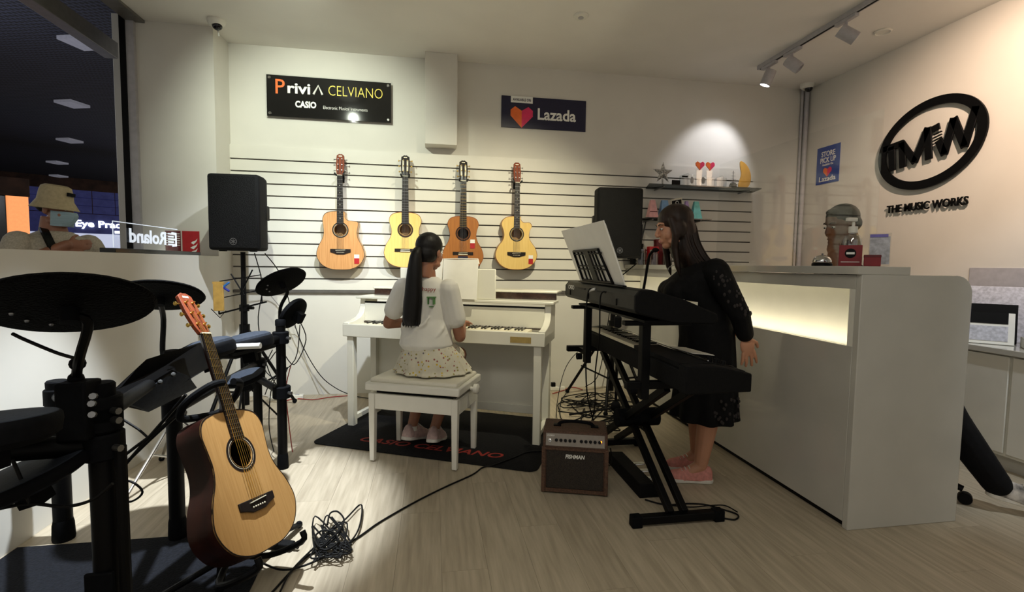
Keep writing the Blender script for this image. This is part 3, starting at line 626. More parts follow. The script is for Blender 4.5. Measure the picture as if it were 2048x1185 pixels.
# ---------------------------------------------------------------- guitars
SHAPES = {
 'dread': [(0, 0), (.006, .085), (.045, .16), (.12, .20), (.20, .185), (.27, .15), (.325, .1385), (.38, .1425), (.44, .147), (.485, .125), (.505, .07), (.508, 0)],
 'classic': [(0, 0), (.006, .075), (.04, .145), (.115, .185), (.19, .172), (.255, .135), (.31, .119), (.36, .125), (.415, .14), (.462, .122), (.485, .07), (.488, 0)],
 'audit': [(0, 0), (.008, .08), (.045, .15), (.12, .195), (.20, .178), (.265, .132), (.315, .117), (.365, .125), (.42, .142), (.465, .12), (.488, .07), (.49, 0)]}
def outline(kind, cut):
    R = [(w, l) for l, w in SHAPES[kind]]; Lf = [(-w, l) for w, l in reversed(R[1:-1])]
    if cut:
        top = R[-1][1]; R = [p for p in R if p[1] < .37]
        wd = R[-1][0]
        R += [(wd+.012, .395), (wd+.006, .42), (wd-.03, .425), (.06, .432), (.038, .46), (.03, top)] if cut == 1 else [(wd+.016, .40), (wd+.008, .425), (wd-.012, .437), (.062, .437), (.036, .465), (.03, top)]
    pts = [V((x, y, 0)) for x, y in R+Lf]
    return [(p.x, p.y) for p in spline(pts, 5, True)]
def plate(outl, hole, z0, z1):                       # a board with a round hole
    bm = bmesh.new(); ed = []
    for loop in (outl, hole):
        vs = [bm.verts.new((x, y, z1)) for x, y in loop]
        ed += [bm.edges.new((vs[i], vs[(i+1) % len(vs)])) for i in range(len(vs))]
    bmesh.ops.triangle_fill(bm, use_beauty=True, use_dissolve=False, edges=ed)
    g = bmesh.ops.extrude_face_region(bm, geom=list(bm.faces))
    for v in [e for e in g['geom'] if isinstance(e, bmesh.types.BMVert)]: v.co.z = z0
    bmesh.ops.recalc_face_normals(bm, faces=bm.faces)
    me = bpy.data.meshes.new('soundboard'); bm.to_mesh(me); bm.free(); me.shade_smooth(); me.set_sharp_from_angle(angle=.6); return me
def guitar(label, kind, cut, top, side, headm, scale_n=.648, classical=False, pegs='chrome', inlay=True, binding='rosewood', M=None):
    g = thing('acoustic_guitar', label, 'guitar', (0, 0, 0))
    o2 = outline(kind, cut); L = SHAPES[kind][-1][0]; sh = L-.163 if not classical else L-.155
    br = sh+.02-.2; nut = br+scale_n; n = 40
    hole = [(.05*math.cos(2*PI*k/n), sh+.05*math.sin(2*PI*k/n)) for k in range(n)]
    link('soundboard', plate(o2, hole, -.004, 0), top, g)
    # rim and back as one shell
    m = MB(); N = len(o2)
    m.add([(x, y, -.004) for x, y in o2]+[(x, y, -.10) for x, y in o2], [(i, (i+1) % N, N+(i+1) % N, N+i) for i in range(N)]+[tuple(range(N, 2*N))]); m.build('side_and_back', side, g)
    ce = (0, L*.46)
    m = MB()
    m.add([(x, y, .0008) for x, y in o2]+[(ce[0]+(x-ce[0])*.982, ce[1]+(y-ce[1])*.985, .0008) for x, y in o2]+[(x, y, -.006) for x, y in o2], [(i, (i+1) % N, N+(i+1) % N, N+i) for i in range(N)]+[(i, 2*N+i, 2*N+(i+1) % N, (i+1) % N) for i in range(N)]); m.build('binding', binding, g)
    def ring(a, b, mt, nm): MB().lathe([(a, 0), (a, .0012), (b, .0012), (b, 0)], 40, T(0, sh, 0)).build(nm, mt, g)
    def ringflat(a, b, mt):
        q = 40; vs = [(r*math.cos(2*PI*k/q), sh+r*math.sin(2*PI*k/q), .0009) for r in (a, b) for k in range(q)]
        MB().add(vs, [(k, (k+1) % q, q+(k+1) % q, q+k) for k in range(q)]).build('rosette_ring', mt, g)
    ringflat(.052, .056, 'rosewood'); ringflat(.0565, .058, 'bone' if not classical else 'headwood'); ringflat(.0585, .068, 'rosewood')
    # bridge
    if classical:
        MB().box(-.092, br-.014, 0, -.042, br+.014, .006).box(.042, br-.014, 0, .092, br+.014, .006).box(-.042, br-.014, 0, .042, br+.014, .009).build('bridge', 'rosewood', g, bevel=.001)
        MB().box(-.042, br-.012, .009, .042, br-.004, .0105).build('tie_block', 'bone', g)
    else:
        MB().prism([(-.085, br+.016), (-.085, br-.012), (-.055, br-.02), (-.03, br-.03), (.03, br-.03), (.055, br-.02), (.085, br-.012), (.085, br+.016)], 0, .008, None).build('bridge', 'rosewood', g, bevel=.002)
        for k in range(6): MB().lathe([(.003, 0), (.003, .002), (0, .0035)], 8, T(-.028+.0112*k, br-.013, .008)).build('bridge_pin', 'bone', g)
    MB().bar((-.04, br+.004, .010), (.04, br+.008, .010), .003, .006).build('saddle', 'bone', g)
    # neck, fingerboard, frets
    fe = sh+.052; w0, w1 = (.026, .031) if classical else (.0218, .028)
    MB().loft([[V((-w1*.9, L-.02, .003)), V((w1*.9, L-.02, .003)), V((w1*.6, L-.02, -.035)), V((-w1*.6, L-.02, -.035))], [V((-w1*.85, L+.03, .003)), V((w1*.85, L+.03, .003)), V((w1*.55, L+.03, -.014)), V((-w1*.55, L+.03, -.014))], [V((-w0, nut, .003)), V((w0, nut, .003)), V((w0*.6, nut, -.014)), V((-w0*.6, nut, -.014))]]).build('neck', side if side != 'mahogany' else 'mahogany', g, bevel=.002)
    MB().prism([(-w1, fe), (w1, fe), (w0, nut), (-w0, nut)], .002, .0075).build('fingerboard', 'rosewood', g)
    m = MB(); md = MB()
    for k in range(1, 20):
        y = nut-scale_n*(1-2**(-k/12))
        if y < fe: break
        w = w0+(w1-w0)*(nut-y)/(nut-fe); m.box(-w, y-.0011, .0075, w, y+.0011, .0086)
        if inlay and k in (3, 5, 7, 9, 12, 15): y2 = nut-scale_n*(1-2**(-(k-.5)/12)); md.lathe([(.0032, .0076), (.0032, .008), (0, .008)], 10, T(0, y2, 0))
    m.build('frets', 'steel' if not (kind == 'classic' and top == 'cedar') else 'gold', g)
    if inlay: md.build('inlay_dots', 'bone', g)
    MB().box(-w0, nut-.002, .002, w0, nut+.003, .0105).build('nut', 'bone', g)
    # headstock tilted back
    H = T(0, nut+.003, .004) @ Matrix.Rotation(math.radians(-12), 4, 'X')
    hp = [(-w0, 0), (w0, 0), (w0+.008, .03), (w0+.013, .10), (w0+.009, .175), (.022, .182), (.012, .19), (0, .188), (-.012, .19), (-.022, .182), (-w0-.009, .175), (-w0-.013, .10), (-w0-.008, .03)]
    MB().prism(hp, -.015, 0, H).build('headstock', headm, g, bevel=.002)
    if classical:
        for sx in (-1, 1): MB().box(sx*.018-.007, .045, .0003, sx*.018+.007, .145, .0012, H).build('slot', 'bone', g)
    for k in range(3):
        for sx in (-1, 1):
            y = .04+.05*k; c = sx*(w0+.008+.002*k)
            p = MB().lathe([(.005, 0), (.005, .004), (.0032, .005), (.0032, .014), (0, .014)], 10, H @ T(sx*.016, y, 0)).build('tuning_post', pegs, g)
            q = MB(); q.cyl(H @ V((c-sx*.006, y, -.009)), H @ V((c+sx*.014, y, -.009)), .003, 8); q.ell((0, 0, 0), (.005, .009, .0075), H @ T(c+sx*.019, y, -.009), 10); q.build('tuning_key', pegs, p)
    MB().box(-.014, .165, .0003, .014, .174, .0008, H).build('logo', 'bone', g)
    m = MB()
    for k in range(6):
        t = -1+2*k/5; a = V((t*.027, br+.006, .0125)); b = V((t*(w0-.004), nut, .0112)); side_ = -1 if k < 3 else 1; j = k if k < 3 else 5-k
        c = H @ V((side_*.016, .04+.05*j, .006)); m.tube([a, b, c], .0007 if k > 2 else .001, 5)
    m.build('strings', 'gold' if kind == 'dread' and not cut else 'steel', g)
    return g, sh, br, nut
def price_tag(parent, x, y):
    MB().box(x-.021, y-.04, .002, x+.021, y+.04, .003).build('price_tag', 'whitetxt', parent)
    MB().box(x-.021, y-.04, .003, x+.021, y+.008, .0036).build('tag_label', 'red', parent)
def hang(g, x, ztop, nut, rot=0.0):
    M = T(x, YB-.135, ztop-(nut+.19)) @ RX @ Matrix.Rotation(rot, 4, 'Z')
    g.matrix_world = M
HG = [('hanging ash-brown cutaway guitar, leftmost on the slat wall', 'dread', 1, 'ash', 'amberwood', 'headwood', False, 'chrome', True, -.785, 2.135),
      ('hanging pale yellow classical guitar behind the seated girl', 'classic', 0, 'spruce_pale', 'amberwood', 'rosewood', True, 'gold', False, -.235, 2.15),
      ('hanging dark amber classical guitar, third from the left', 'classic', 0, 'cedar', 'mahogany', 'rosewood', True, 'gold', False, .275, 2.13),
      ('hanging pale yellow cutaway guitar, rightmost on the slat wall', 'audit', 2, 'spruce_pale', 'amberwood', 'headwood', False, 'chrome', True, .765, 2.135)]
for (lab, kind, cut, top, side, hm, cl, pg, inl, x, zt) in HG:
    g, sh, br, nut = guitar(lab, kind, cut, top, side, hm, classical=cl, pegs=pg, inlay=inl, binding='headwood' if top != 'ash' else 'rosewood')
    hang(g, x, zt, nut, .0)
    if kind != 'classic': price_tag(g, .135, .095)
    elif top == 'cedar': price_tag(g, .085, .24); MB().box(-.045, .09, .001, .045, .13, .002).build('brand_tag', 'navy', g); MB().box(-.045, .09, .002, .045, .1, .0025).build('tag_edge', 'whitetxt', g)
    k = thing('guitar_hanger', 'black wall hook holding the %s' % lab.replace('hanging ', '').split(',')[0].replace(' behind the seated girl', ''), 'hook', (x, YB-.022, zt-.185))
    MB().box(-.02, -.008, -.05, .02, 0, .05).build('plate', 'black', k, bevel=.002)
    m = MB().tube([(0, -.008, 0), (0, -.09, .0)], .007, 8); m.build('arm', 'black', k)
    for sx in (-1, 1): MB().tube([(0, -.09, 0), (sx*.034, -.095, -.002), (sx*.036, -.15, .004)], .008, 8).build('fork', 'black', k)
# foreground guitar leaning on its floor stand
g, sh, br, nut = guitar('large natural-top acoustic guitar with dark sides on a floor stand', 'dread', 0, 'amberwood', 'mahogany', 'headwood', pegs='gold', inlay=False)
x_ = V((.337, .926, -.169)); y_ = V((-.361, .293, .885)); z_ = V((.869, -.238, .434)); x_.normalize(); z_ = x_.cross(y_).normalized(); y_ = z_.cross(x_)
GM = Matrix(((x_.x, y_.x, z_.x, -.553), (x_.y, y_.y, z_.y, 1.741), (x_.z, y_.z, z_.z, .202), (0, 0, 0, 1)))
g.matrix_world = GM
# its stand
s = thing('guitar_stand', 'black tubular floor stand under the large acoustic guitar', 'guitar stand', (0, 0, 0))
back = GM @ V((0, .05, -.17)); hk = GM @ V((0, .60, -.07))
base = V((back.x-.02, back.y+.02, .13))
MB().tube([base, GM @ V((0, .12, -.16)), GM @ V((0, .40, -.15)), GM @ V((0, .53, -.12))], .011, 10).build('mast', 'black', s)
for sx in (-1, 1):
    MB().tube(spline([GM @ V((0, .53, -.12)), GM @ V((sx*.09, .535, -.11)), GM @ V((sx*.115, .57, -.05)), GM @ V((sx*.075, .60, .02)), GM @ V((sx*.025, .605, .035))], 5), .013, 10).build('neck_yoke', 'rubber', s)
    a = GM @ V((sx*.02, .02, -.15)); b = GM @ V((sx*.12, -.035, -.115)); c = GM @ V((sx*.12, -.035, .03)); d = GM @ V((sx*.12, .0, .045))
    MB().tube(spline([a, b, c, d], 4), .011, 10).build('cradle_arm', 'black', s)
for f in (fl(598, 1050, .018), fl(440, 1178, .032)): MB().bar(base, f, .03, .012).build('leg', 'black', s, bevel=.002); MB().ell(f, .016, n=10).build('rubber_foot', 'rubber', s)
MB().tube([base, V((base.x-.22, base.y-.05, .022))], .011, 10).build('leg', 'black', s)
MB().ell(base, .02, n=12).build('hub', 'black', s)
# ---------------------------------------------------------------- loudspeakers on tripods
def speaker(x, y, z, rz, label, slabel, legs, sw=.365, sh=.60):
    p = thing('loudspeaker', label, 'speaker', (x, y, z), rz)
    w = sw/2; d = .33
    prof = [(-w, -.15), (w, -.15), (w, -.02), (w*.9, .06), (w*.55, d-.15), (-w*.55, d-.15), (-w*.9, .06), (-w, -.02)]
    MB().prism(prof, .0, sh).build('cabinet', 'blackmatte', p, bevel=.022, seg=3)
    MB().box(-w+.014, -.16, .014, w-.014, -.148, sh-.014).build('grille', 'grille', p, bevel=.012)
    M = T(.0, -.161, .062) @ RX
    MB().ring(.021, .0245, .002, 28, M).build('badge', 'steel', p)
    for k in range(3):
        a = PI*k/3+PI/6; MB().box(-.016, -.0022, 0, .016, .0022, .0015, M @ Matrix.Rotation(a, 4, 'Z')).build('badge_bar', 'steel', p)
    for sx in (-1, 1):
        MB().box(sx*(w-.012)-.016, -.02, sh*.42, sx*(w-.012)+.016, .05, sh*.62).build('handle', 'black', p, bevel=.006)
        MB().box(sx*w*.6-.02, -.1, -.008, sx*w*.6+.02, -.06, .001).build('foot', 'rubber', p)
    q = thing('speaker_stand', slabel, 'speaker stand', (x, y, 0), rz)
    MB().cyl((0, 0, .25), (0, 0, z-.009), .0175, 14).build('pole', 'black', q)
    MB().cyl((0, 0, .1), (0, 0, .85), .022, 14).build('lower_tube', 'black', q)
    MB().lathe([(.022, .62), (.036, .62), (.036, .72), (.022, .72)], 16).build('collar', 'black', q)
    MB().lathe([(.022, .82), (.034, .82), (.034, .87), (.019, .87)], 16).build('upper_collar', 'black', q); MB().cyl((.03, 0, .845), (.07, -.01, .845), .012, 10).build('knob', 'black', q)
    for a in legs:
        e = V((math.cos(a)*.44, math.sin(a)*.44, .02)); MB().cyl((math.cos(a)*.03, math.sin(a)*.03, .67), e, .0125, 10).build('leg', 'black', q)
        MB().cyl((math.cos(a)*.02, math.sin(a)*.02, .2), V((math.cos(a)*.30, math.sin(a)*.30, .28)), .008, 8).build('brace', 'black', q); MB().ell(e, .02, n=10).build('rubber_foot', 'rubber', q)
speaker(-1.40, 3.93, 1.275, math.radians(-2), 'black loudspeaker on a tripod in the left back corner', 'black tripod stand under the left corner loudspeaker', [math.radians(k) for k in (57, 112, 255)], .35, .545)
speaker(1.56, 4.02, 1.265, math.radians(-6), 'black loudspeaker behind the white score board', 'black tripod stand behind the stacked keyboards', [math.radians(k) for k in (250, 140, 300)], .385, .585)
# ---------------------------------------------------------------- folding music stand with clip and bamboo whistle box
s = thing('music_stand', 'thin black wire music stand by the left wall', 'music stand', (-1.34, 3.70, 0))
P = lambda x, y, dz=0: onY(x, y, 3.72) - V((-1.34, 3.70, 0))
tl_, tr_, bl_, br_ = P(440, 563), P(522, 550), P(438, 628), P(533, 604)
m = MB().tube([bl_, tl_, tr_, P(524, 606)], .005, 6).tube([P(440, 597), P(523, 580)], .004, 6); m.build('frame', 'black', s)
MB().bar(bl_, br_, .02, .012).build('tray', 'black', s); MB().tube([P(462, 548), P(488, 590)], .005, 6).tube([P(505, 540), P(480, 590)], .005, 6).build('fold_arm', 'black', s)
MB().tube([P(484, 555), V((0, 0, .62))], .008, 8).build('upper_pole', 'black', s); MB().cyl((0, 0, .1), (0, 0, .64), .011, 10).build('pole', 'black', s)
for a in (40, 160, 280): MB().tube([(0, 0, .34), (.26*math.cos(math.radians(a)), .26*math.sin(math.radians(a)), .01)], .007, 6).build('leg', 'black', s)
MB().tube([P(422, 618), P(440, 636), P(452, 622)], .003, 6).build('page_wire', 'black', s)
k = thing('wooden_box', 'narrow bamboo box clipped on the music stand', 'box', onY(438, 622, 3.69)); MB().box(-.032, -.012, 0, .032, .012, .2).build('body', 'bamboo', k, bevel=.003); MB().box(-.034, -.013, .19, .034, .013, .205).build('cap', 'bamboo', k)
k = thing('paper_clip', 'blue bow-shaped clips on the music stand frame', 'clip', onY(446, 575, 3.70)); MB().box(-.035, -.012, -.02, -.003, .012, .02, Matrix.Rotation(.15, 4, 'Y')).build('clip_jaw', 'bluepeg', k, bevel=.004)
MB().box(.0, -.01, -.006, .055, .01, .006, Matrix.Rotation(-.7, 4, 'Y')).build('clip_wing', 'bluepeg', k, bevel=.003); MB().box(.0, -.01, -.006, .05, .01, .006, Matrix.Rotation(.6, 4, 'Y')).build('clip_wing', 'bluepeg_dark', k, bevel=.003)
# ---------------------------------------------------------------- electronic drum kit
d = thing('electronic_drum_kit', 'black electronic drum kit with rubber pads along the left wall', 'drum kit', (0, 0, 0))
POST = [((-.878, 1.443), .0065, .87, .031), ((-1.552, 2.286), 0, .69, .033), ((-1.08, 2.227), .0065, .82, .030), ((-.852, 2.924), 0, .87, .026), ((-1.09, 3.25), 0, .68, .026)]
for (x, y), z0, z1, r in POST:
    p = MB().cyl((x, y, z0+.03), (x, y, z1-.012), r, 20).build('rack_post', 'black', d)
    MB().lathe([(r*1.08, z1-.035), (r*1.1, z1-.006), (r*.95, z1), (0, z1)], 20, T(x, y, 0)).build('end_cap', 'rubber', p)
    MB().lathe([(r*1.15, 0), (r*1.2, .01), (r*1.12, .07), (r, .09)], 20, T(x, y, z0)).build('foot', 'rubber', p)
def clampat(x, y, z, r=.044):
    c = MB().lathe([(r, -.035), (r*1.1, -.03), (r*1.1, .03), (r, .035)], 18, T(x, y, z)).build('clamp', 'rubber', d)
    MB().cyl((x+r, y-r*.6, z), (x+r+.02, y-r*.6-.01, z), .009, 8).build('clamp_bolt', 'steel', c)
p1, p2, p3, p4, p5 = [V((a[0][0], a[0][1], 0)) for a in POST]
for a, b, z, zz in [(p1, p2, .80, .62), (p1, p3, .775, .74), (p3, p4, .74, .765), (p4, p5, .45, .46), (p5, p3, .55, .56)]:
    MB().cyl(V((a.x, a.y, z)), V((b.x, b.y, zz)), .021, 14).build('cross_bar', 'black', d); clampat(a.x, a.y, z); clampat(b.x, b.y, zz, .04)
def cymbal(c, n, r, lab=None):
    M = axisM(c, n)
    o = MB().lathe([(0, -.012), (r*.3, -.012), (r*.96, -.008), (r, 0), (r*.97, .007), (r*.35, .014), (r*.2, .02), (r*.16, .036), (0, .04)], 40, M).build('cymbal_pad', 'mesh', d)
    MB().lathe([(.018, -.045), (.02, -.012)], 14, M).build('mount', 'rubber', o); MB().lathe([(.012, .036), (.012, .06), (0, .062)], 12, M).build('wing_nut', 'rubber', o)
    for k in range(3): MB().ell((r*.6*math.cos(2+k*.5), r*.6*math.sin(2+k*.5), -.011), .005, M, 8).build('screw', 'steel', o)
    return M
def arm(pts, r=.012): MB().tube(spline(pts, 4), r, 10).build('boom_arm', 'black', d)
M = cymbal(V((-.847, 1.301, 1.09)), (-.217, .401, .88), .168)
arm([M @ V((0, 0, -.03)), W(176, 645, 1.17), W(160, 712, 1.2), W(154, 745, 1.25), W(153, 800, 1.28), W(153, 850, 1.28)], .011)
MB().ell(W(155, 728, 1.24), .018, n=12).ell(W(152, 758, 1.26), .018, n=12).build('boom_joint', 'rubber', d)
MB().box(-.05, -.035, -.08, .02, .035, .07, T(*W(172, 815, 1.26))).build('pad_clamp', 'rubber', d, bevel=.006)
for yy in (793, 808, 830): MB().cyl(W(178+((yy*7) % 9), yy, 1.20), W(182+((yy*7) % 9), yy, 1.22), .008, 8).build('clamp_bolt', 'steel', d)
M = cymbal(V((-1.158, 2.314, 1.044)), (-.1, .42, .9), .165); arm([M @ V((0, 0, -.03)), W(327, 640, 2.2), W(325, 700, 2.2), W(330, 730, 2.2)], .011)
M = cymbal(V((-.89, 3.086, 1.075)), (-.46, .34, .80), .148); arm([M @ V((0, 0, -.02)), W(575, 585, 2.9), W(561, 615, 2.92), W(560, 650, 2.95), W(560, 670, 2.95)], .010)
def drumpad(c, n, r, h, tilt=None, mt='padtop', dome=.005):
    M = axisM(c, n)
    o = MB().lathe([(0, -h), (r*.8, -h), (r*.97, -h*.75), (r, -h*.3), (r*.99, -.006), (r*.95, 0), (r*.9, 0)], 36, M).build('drum_pad', 'rubber', d)
    MB().lathe([(r*.94, -.001), (r*.92, dome*.3), (r*.75, dome*.65), (r*.4, dome*.93), (0, dome)], 36, M).build('pad_surface', mt, o)
    MB().box(-.02, -.03, -h-.05, .02, .03, -h+.005, M).build('bracket', 'rubber', o); return M
drumpad(W(-28, 838, 1.05), (-.05, .10, .98), .125, .06)
MB().cyl(W(-40, 905, 1.15), V((p1.x, p1.y, .70)), .028, 16).build('cross_bar', 'black', d); clampat(p1.x, p1.y, .70, .046)
drumpad(W(42, 945, 1.22), (-.30, -.10, .93), .145, .04)
drumpad(W(492, 680, 2.45), (-.22, .05, .95), .125, .065, dome=.035); drumpad(W(412, 694, 2.15), (-.28, .05, .93), .115, .06, dome=.035); drumpad(W(488, 752, 2.62), (-.2, -.2, .93), .105, .03)
MB().tube([W(405, 710, 2.2), W(470, 712, 2.4), W(548, 690, 2.8)], .018, 10).build('cross_bar', 'black', d)
MB().lathe([(.014, 0), (.014, .12)], 14, axisM(W(470, 694, 2.32), (.99, -.12, .05))).build('white_sleeve', 'whitetxt', d)
# upright rim pad on the right post
rp = drumpad(W(583, 625, 2.85), (-.75, .3, .45), .10, .03, mt='rubber'); 
# sound module (wedge)
A0 = [W(222, 782, 1.62), W(292, 718, 1.72), W(400, 684, 2.02), W(408, 712, 2.02), W(345, 742, 1.78), W(232, 812, 1.62)]
th = V((.02, .10, -.05))
mo = MB().loft([[p for p in A0], [p+th for p in A0]]).build('sound_module', 'black', d, bevel=.006)
B0 = [W(246, 806, 1.625), W(352, 742, 1.80), W(372, 768, 1.92), W(268, 818, 1.72)]
MB().loft([B0, [p+V((.02, .05, -.03)) for p in B0]]).build('module_panel', 'padtop', mo, bevel=.003)
for k in range(4): MB().lathe([(.008, 0), (.007, .01), (0, .011)], 12, axisM(W(268+k*26, 796-k*15, 1.63+k*.045), (.4, -.6, .6))).build('module_knob', 'keydarkgrey', mo)
MB().cyl(W(352, 720, 2.1), W(372, 780, 2.1), .03, 14).build('bar_end', 'rubber', d)
cab = [[(420, 770), (330, 850), (240, 920), (222, 960), (236, 990)], [(372, 790), (320, 850), (255, 925), (232, 955)], [(355, 830), (300, 880), (228, 950)], [(25, 668), (50, 680), (110, 705), (146, 716)], [(0, 1018), (60, 1008), (130, 1014), (185, 1000), (225, 968)], [(25, 920), (42, 960), (60, 1010)], [(222, 960), (262, 964), (285, 985), (262, 1004), (228, 1000)], [(230, 830), (262, 850), (280, 862), (300, 880)]]
for k, pts in enumerate(cab):
    MB().tube(spline([W(x, y, (1.15 if k in (3, 4, 5) else 1.75)+.0*i) for i, (x, y) in enumerate(pts)], 5), .006 if k < 3 else .004, 6).build('cable', 'cableblack', d, smooth=80)
MB().cyl(V((p1.x+.055, p1.y-.02, .05)), V((p1.x+.055, p1.y-.02, .70)), .014, 10).build('cable_tube', 'black', d)
MB().box(-.035, -.04, .30, .035, -.028, .36, T(p1.x, p1.y, 0)).build('cable_tie', 'rubber', d, bevel=.004)
# more loose loops between the far posts
for k, pts in enumerate([[(600, 650), (590, 720), (545, 760), (530, 790)], [(598, 640), (612, 680), (588, 730), (560, 700), (540, 720)], [(545, 700), (530, 740), (560, 760), (575, 735), (545, 770), (538, 850), (548, 905)], [(582, 730), (572, 780), (578, 850), (585, 905)]]):
    MB().tube(spline([W(x, y, 2.95) for x, y in pts], 5), .003, 6).build('cable', 'cableblack' if k < 3 else 'cablered', d, smooth=80)
# chrome hi-hat stand behind the module
s = thing('hihat_stand', 'chrome hi-hat tripod stand against the left wall', 'stand', (-1.40, 2.9, 0))
MB().cyl((0, 0, .08), (0, 0, .62), .0125, 14).build('tube', 'chrome', s); MB().lathe([(.0125, .30), (.024, .31), (.024, .36), (.0125, .37)], 14).build('leg_collar', 'rubber', s)
for a in (250, 130, 10):
    e = V((.30*math.cos(math.radians(a)), .30*math.sin(math.radians(a)), .012)); MB().cyl((0, 0, .34), e, .008, 10).build('leg', 'chrome', s); MB().cyl((0, 0, .1), e.lerp(V((0, 0, .34)), .5), .006, 8).build('brace', 'chrome', s); MB().ell(e, .016, n=10).build('rubber_foot', 'rubber', s)
MB().lathe([(.14, .60), (.15, .61), (.14, .625), (0, .64)], 32).build('hihat_pad', 'mesh', s)
tag(MB().prism([(-1.688, .9), (-.60, .9), (-.66, 1.98), (-.9, 2.235), (-1.688, 2.235)], .001, .006).build('drum_mat', 'carpet', bevel=.001), 'dark grey drum carpet on the floor at the lower left', 'carpet')
s = thing('kick_pedal', 'small black foot pedal with silver clamps on the drum carpet', 'pedal', (-1.08, 1.62, .0065), math.radians(30))
MB().box(-.05, -.12, 0, .05, .12, .02).build('base', 'black', s, bevel=.004); MB().box(-.04, -.1, .03, .04, .08, .04, Matrix.Rotation(.15, 4, 'X')).build('footboard', 'steel', s, bevel=.003)
for sx in (-1, 1): MB().cyl((sx*.045, .09, .02), (sx*.045, .09, .12), .008, 8).build('upright', 'chrome', s)
# ---------------------------------------------------------------- piano
AP = math.radians(-23.5)
p = thing('digital_piano', 'white digital upright piano with open lid', 'piano', (-.568, 3.637, 0), AP)
wp = 'whitepiano'
MB().box(-.06, -.03, .665, 1.42, .36, .73).build('key_bed', wp, p, bevel=.004)
MB().box(-.06, -.035, .665, 1.42, -.005, .755).build('key_slip', wp, p, bevel=.004)
prof = [(-.03, .665), (-.03, .765), (.05, .772), (.13, .79), (.175, .82), (.195, .87), (.205, .925), (.38, .925), (.38, .665)]
YZ = Matrix(((0, 0, 1, 0), (1, 0, 0, 0), (0, 1, 0, 0), (0, 0, 0, 1)))
for x in (-.06, 1.375): MB().prism(prof, x, x+.045, YZ).build('cheek', wp, p, bevel=.004)
for x in (-.035, 1.345):
    MB().box(x, -.02, 0, x+.05, .03, .665).build('leg', wp, p, bevel=.003); MB().box(x, .30, 0, x+.05, .38, .665).build('side_post', wp, p, bevel=.003); MB().box(x+.008, .03, .04, x+.042, .30, .075).build('foot_rail', wp, p, bevel=.003)
MB().box(.015, .345, .13, 1.345, .36, .665).build('back_panel', wp, p); MB().box(.015, .335, .10, 1.345, .365, .16).build('lower_rail', wp, p, bevel=.002)
MB().box(-.015, .19, .755, 1.375, .21, .895).build('fallboard', wp, p, bevel=.003); MB().box(-.015, .188, .896, 1.375, .21, .906).build('slot', 'black', p)
MB().box(-.015, .178, .748, 1.375, .19, .756).build('felt_strip', 'darkbrown', p)
MB().box(-.08, .17, .925, 1.44, .40, .945).build('top', wp, p, bevel=.004)
MB().box(-.02, .34, .945, 1.43, .372, .995).build('lid_underside', 'darkbrown', p, bevel=.003); MB().box(-.03, .335, .995, 1.44, .56, 1.01, Matrix.Rotation(0.0, 4, 'X')).build('lid', wp, p, bevel=.004)
MB().box(.28, .22, .947, 1.02, .235, 1.165, T(0, -.03, 0)).build('music_rest', wp, p, bevel=.006)
MB().box(1.19, -.037, .685, 1.33, -.034, .725).build('name_plate', 'tanplate', p); MB().box(.06, -.034, .668, .12, .0, .672).build('jack_plate', 'tanplate', p)
def keys(parent, x0, n, wk, y0, y1, z, zb, mirror=1, bw=.010):
    wm = MB().box(0, y0, z-.018, wk-.0012, y1, z).mesh('white_key'); wm.materials.append(MATS['bone']); bm_ = MB().box(-bw/2, y0+(y1-y0)*.37, z, bw/2, y1, z+.011).mesh('black_key'); bm_.materials.append(MATS['blackgloss'])
    for k in range(n):
        o = link('white_key', wm, 'bone', parent); o.location.x = x0+k*wk
        if k < n-1 and (k % 7) in (0, 2, 3, 5, 6): o = link('black_key', bm_, 'blackgloss', parent); o.location.x = x0+(k+1)*wk
keys(p, .055, 52, .0238, .0, .175, .752, 0)
k = thing('music_score', 'bright white open music score on the piano rest', 'sheet music', (-.568, 3.637, 0), AP)
M = T(0, .150, .9465) @ Matrix.Rotation(math.radians(-7), 4, 'X')
for a, b, nm in ((.36, .625, 'page'), (.63, .895, 'page')): MB().box(a, -.006, 0, b, -.001, .29 if a < .5 else .285, M).build(nm, 'paper', k, bevel=.001)
MB().tube([M @ V((.63, -.003, .287)), M @ V((.76, -.008, .292)), M @ V((.89, -.002, .29)), M @ V((.90, -.002, .255))], .004, 6).build('curled_edge', 'paper', k)
# mat under piano
AM = math.radians(-25)
k = thing('floor_mat', 'black floor mat with red lettering under piano and bench', 'mat', (-.793, 3.305, 0), AM)
def rrect(w, h, r, n=5):
    out = []
    for cx, cy, a0 in ((w-r, r, -PI/2), (w-r, h-r, 0), (r, h-r, PI/2), (r, r, PI)):
        out += [(cx+r*math.cos(a0+PI/2*q/n), cy+r*math.sin(a0+PI/2*q/n)) for q in range(n+1)]
    return out
MB().prism(rrect(1.53, .98, .06), .001, .007).build('rubber_sheet', 'mat', k, bevel=.002)
text('lettering', 'CASIO CELVIANO', .105, T(.77, .13, .0075), 'matred', k, width=1.0, shear=.25, ext=.0002, bold=.002)
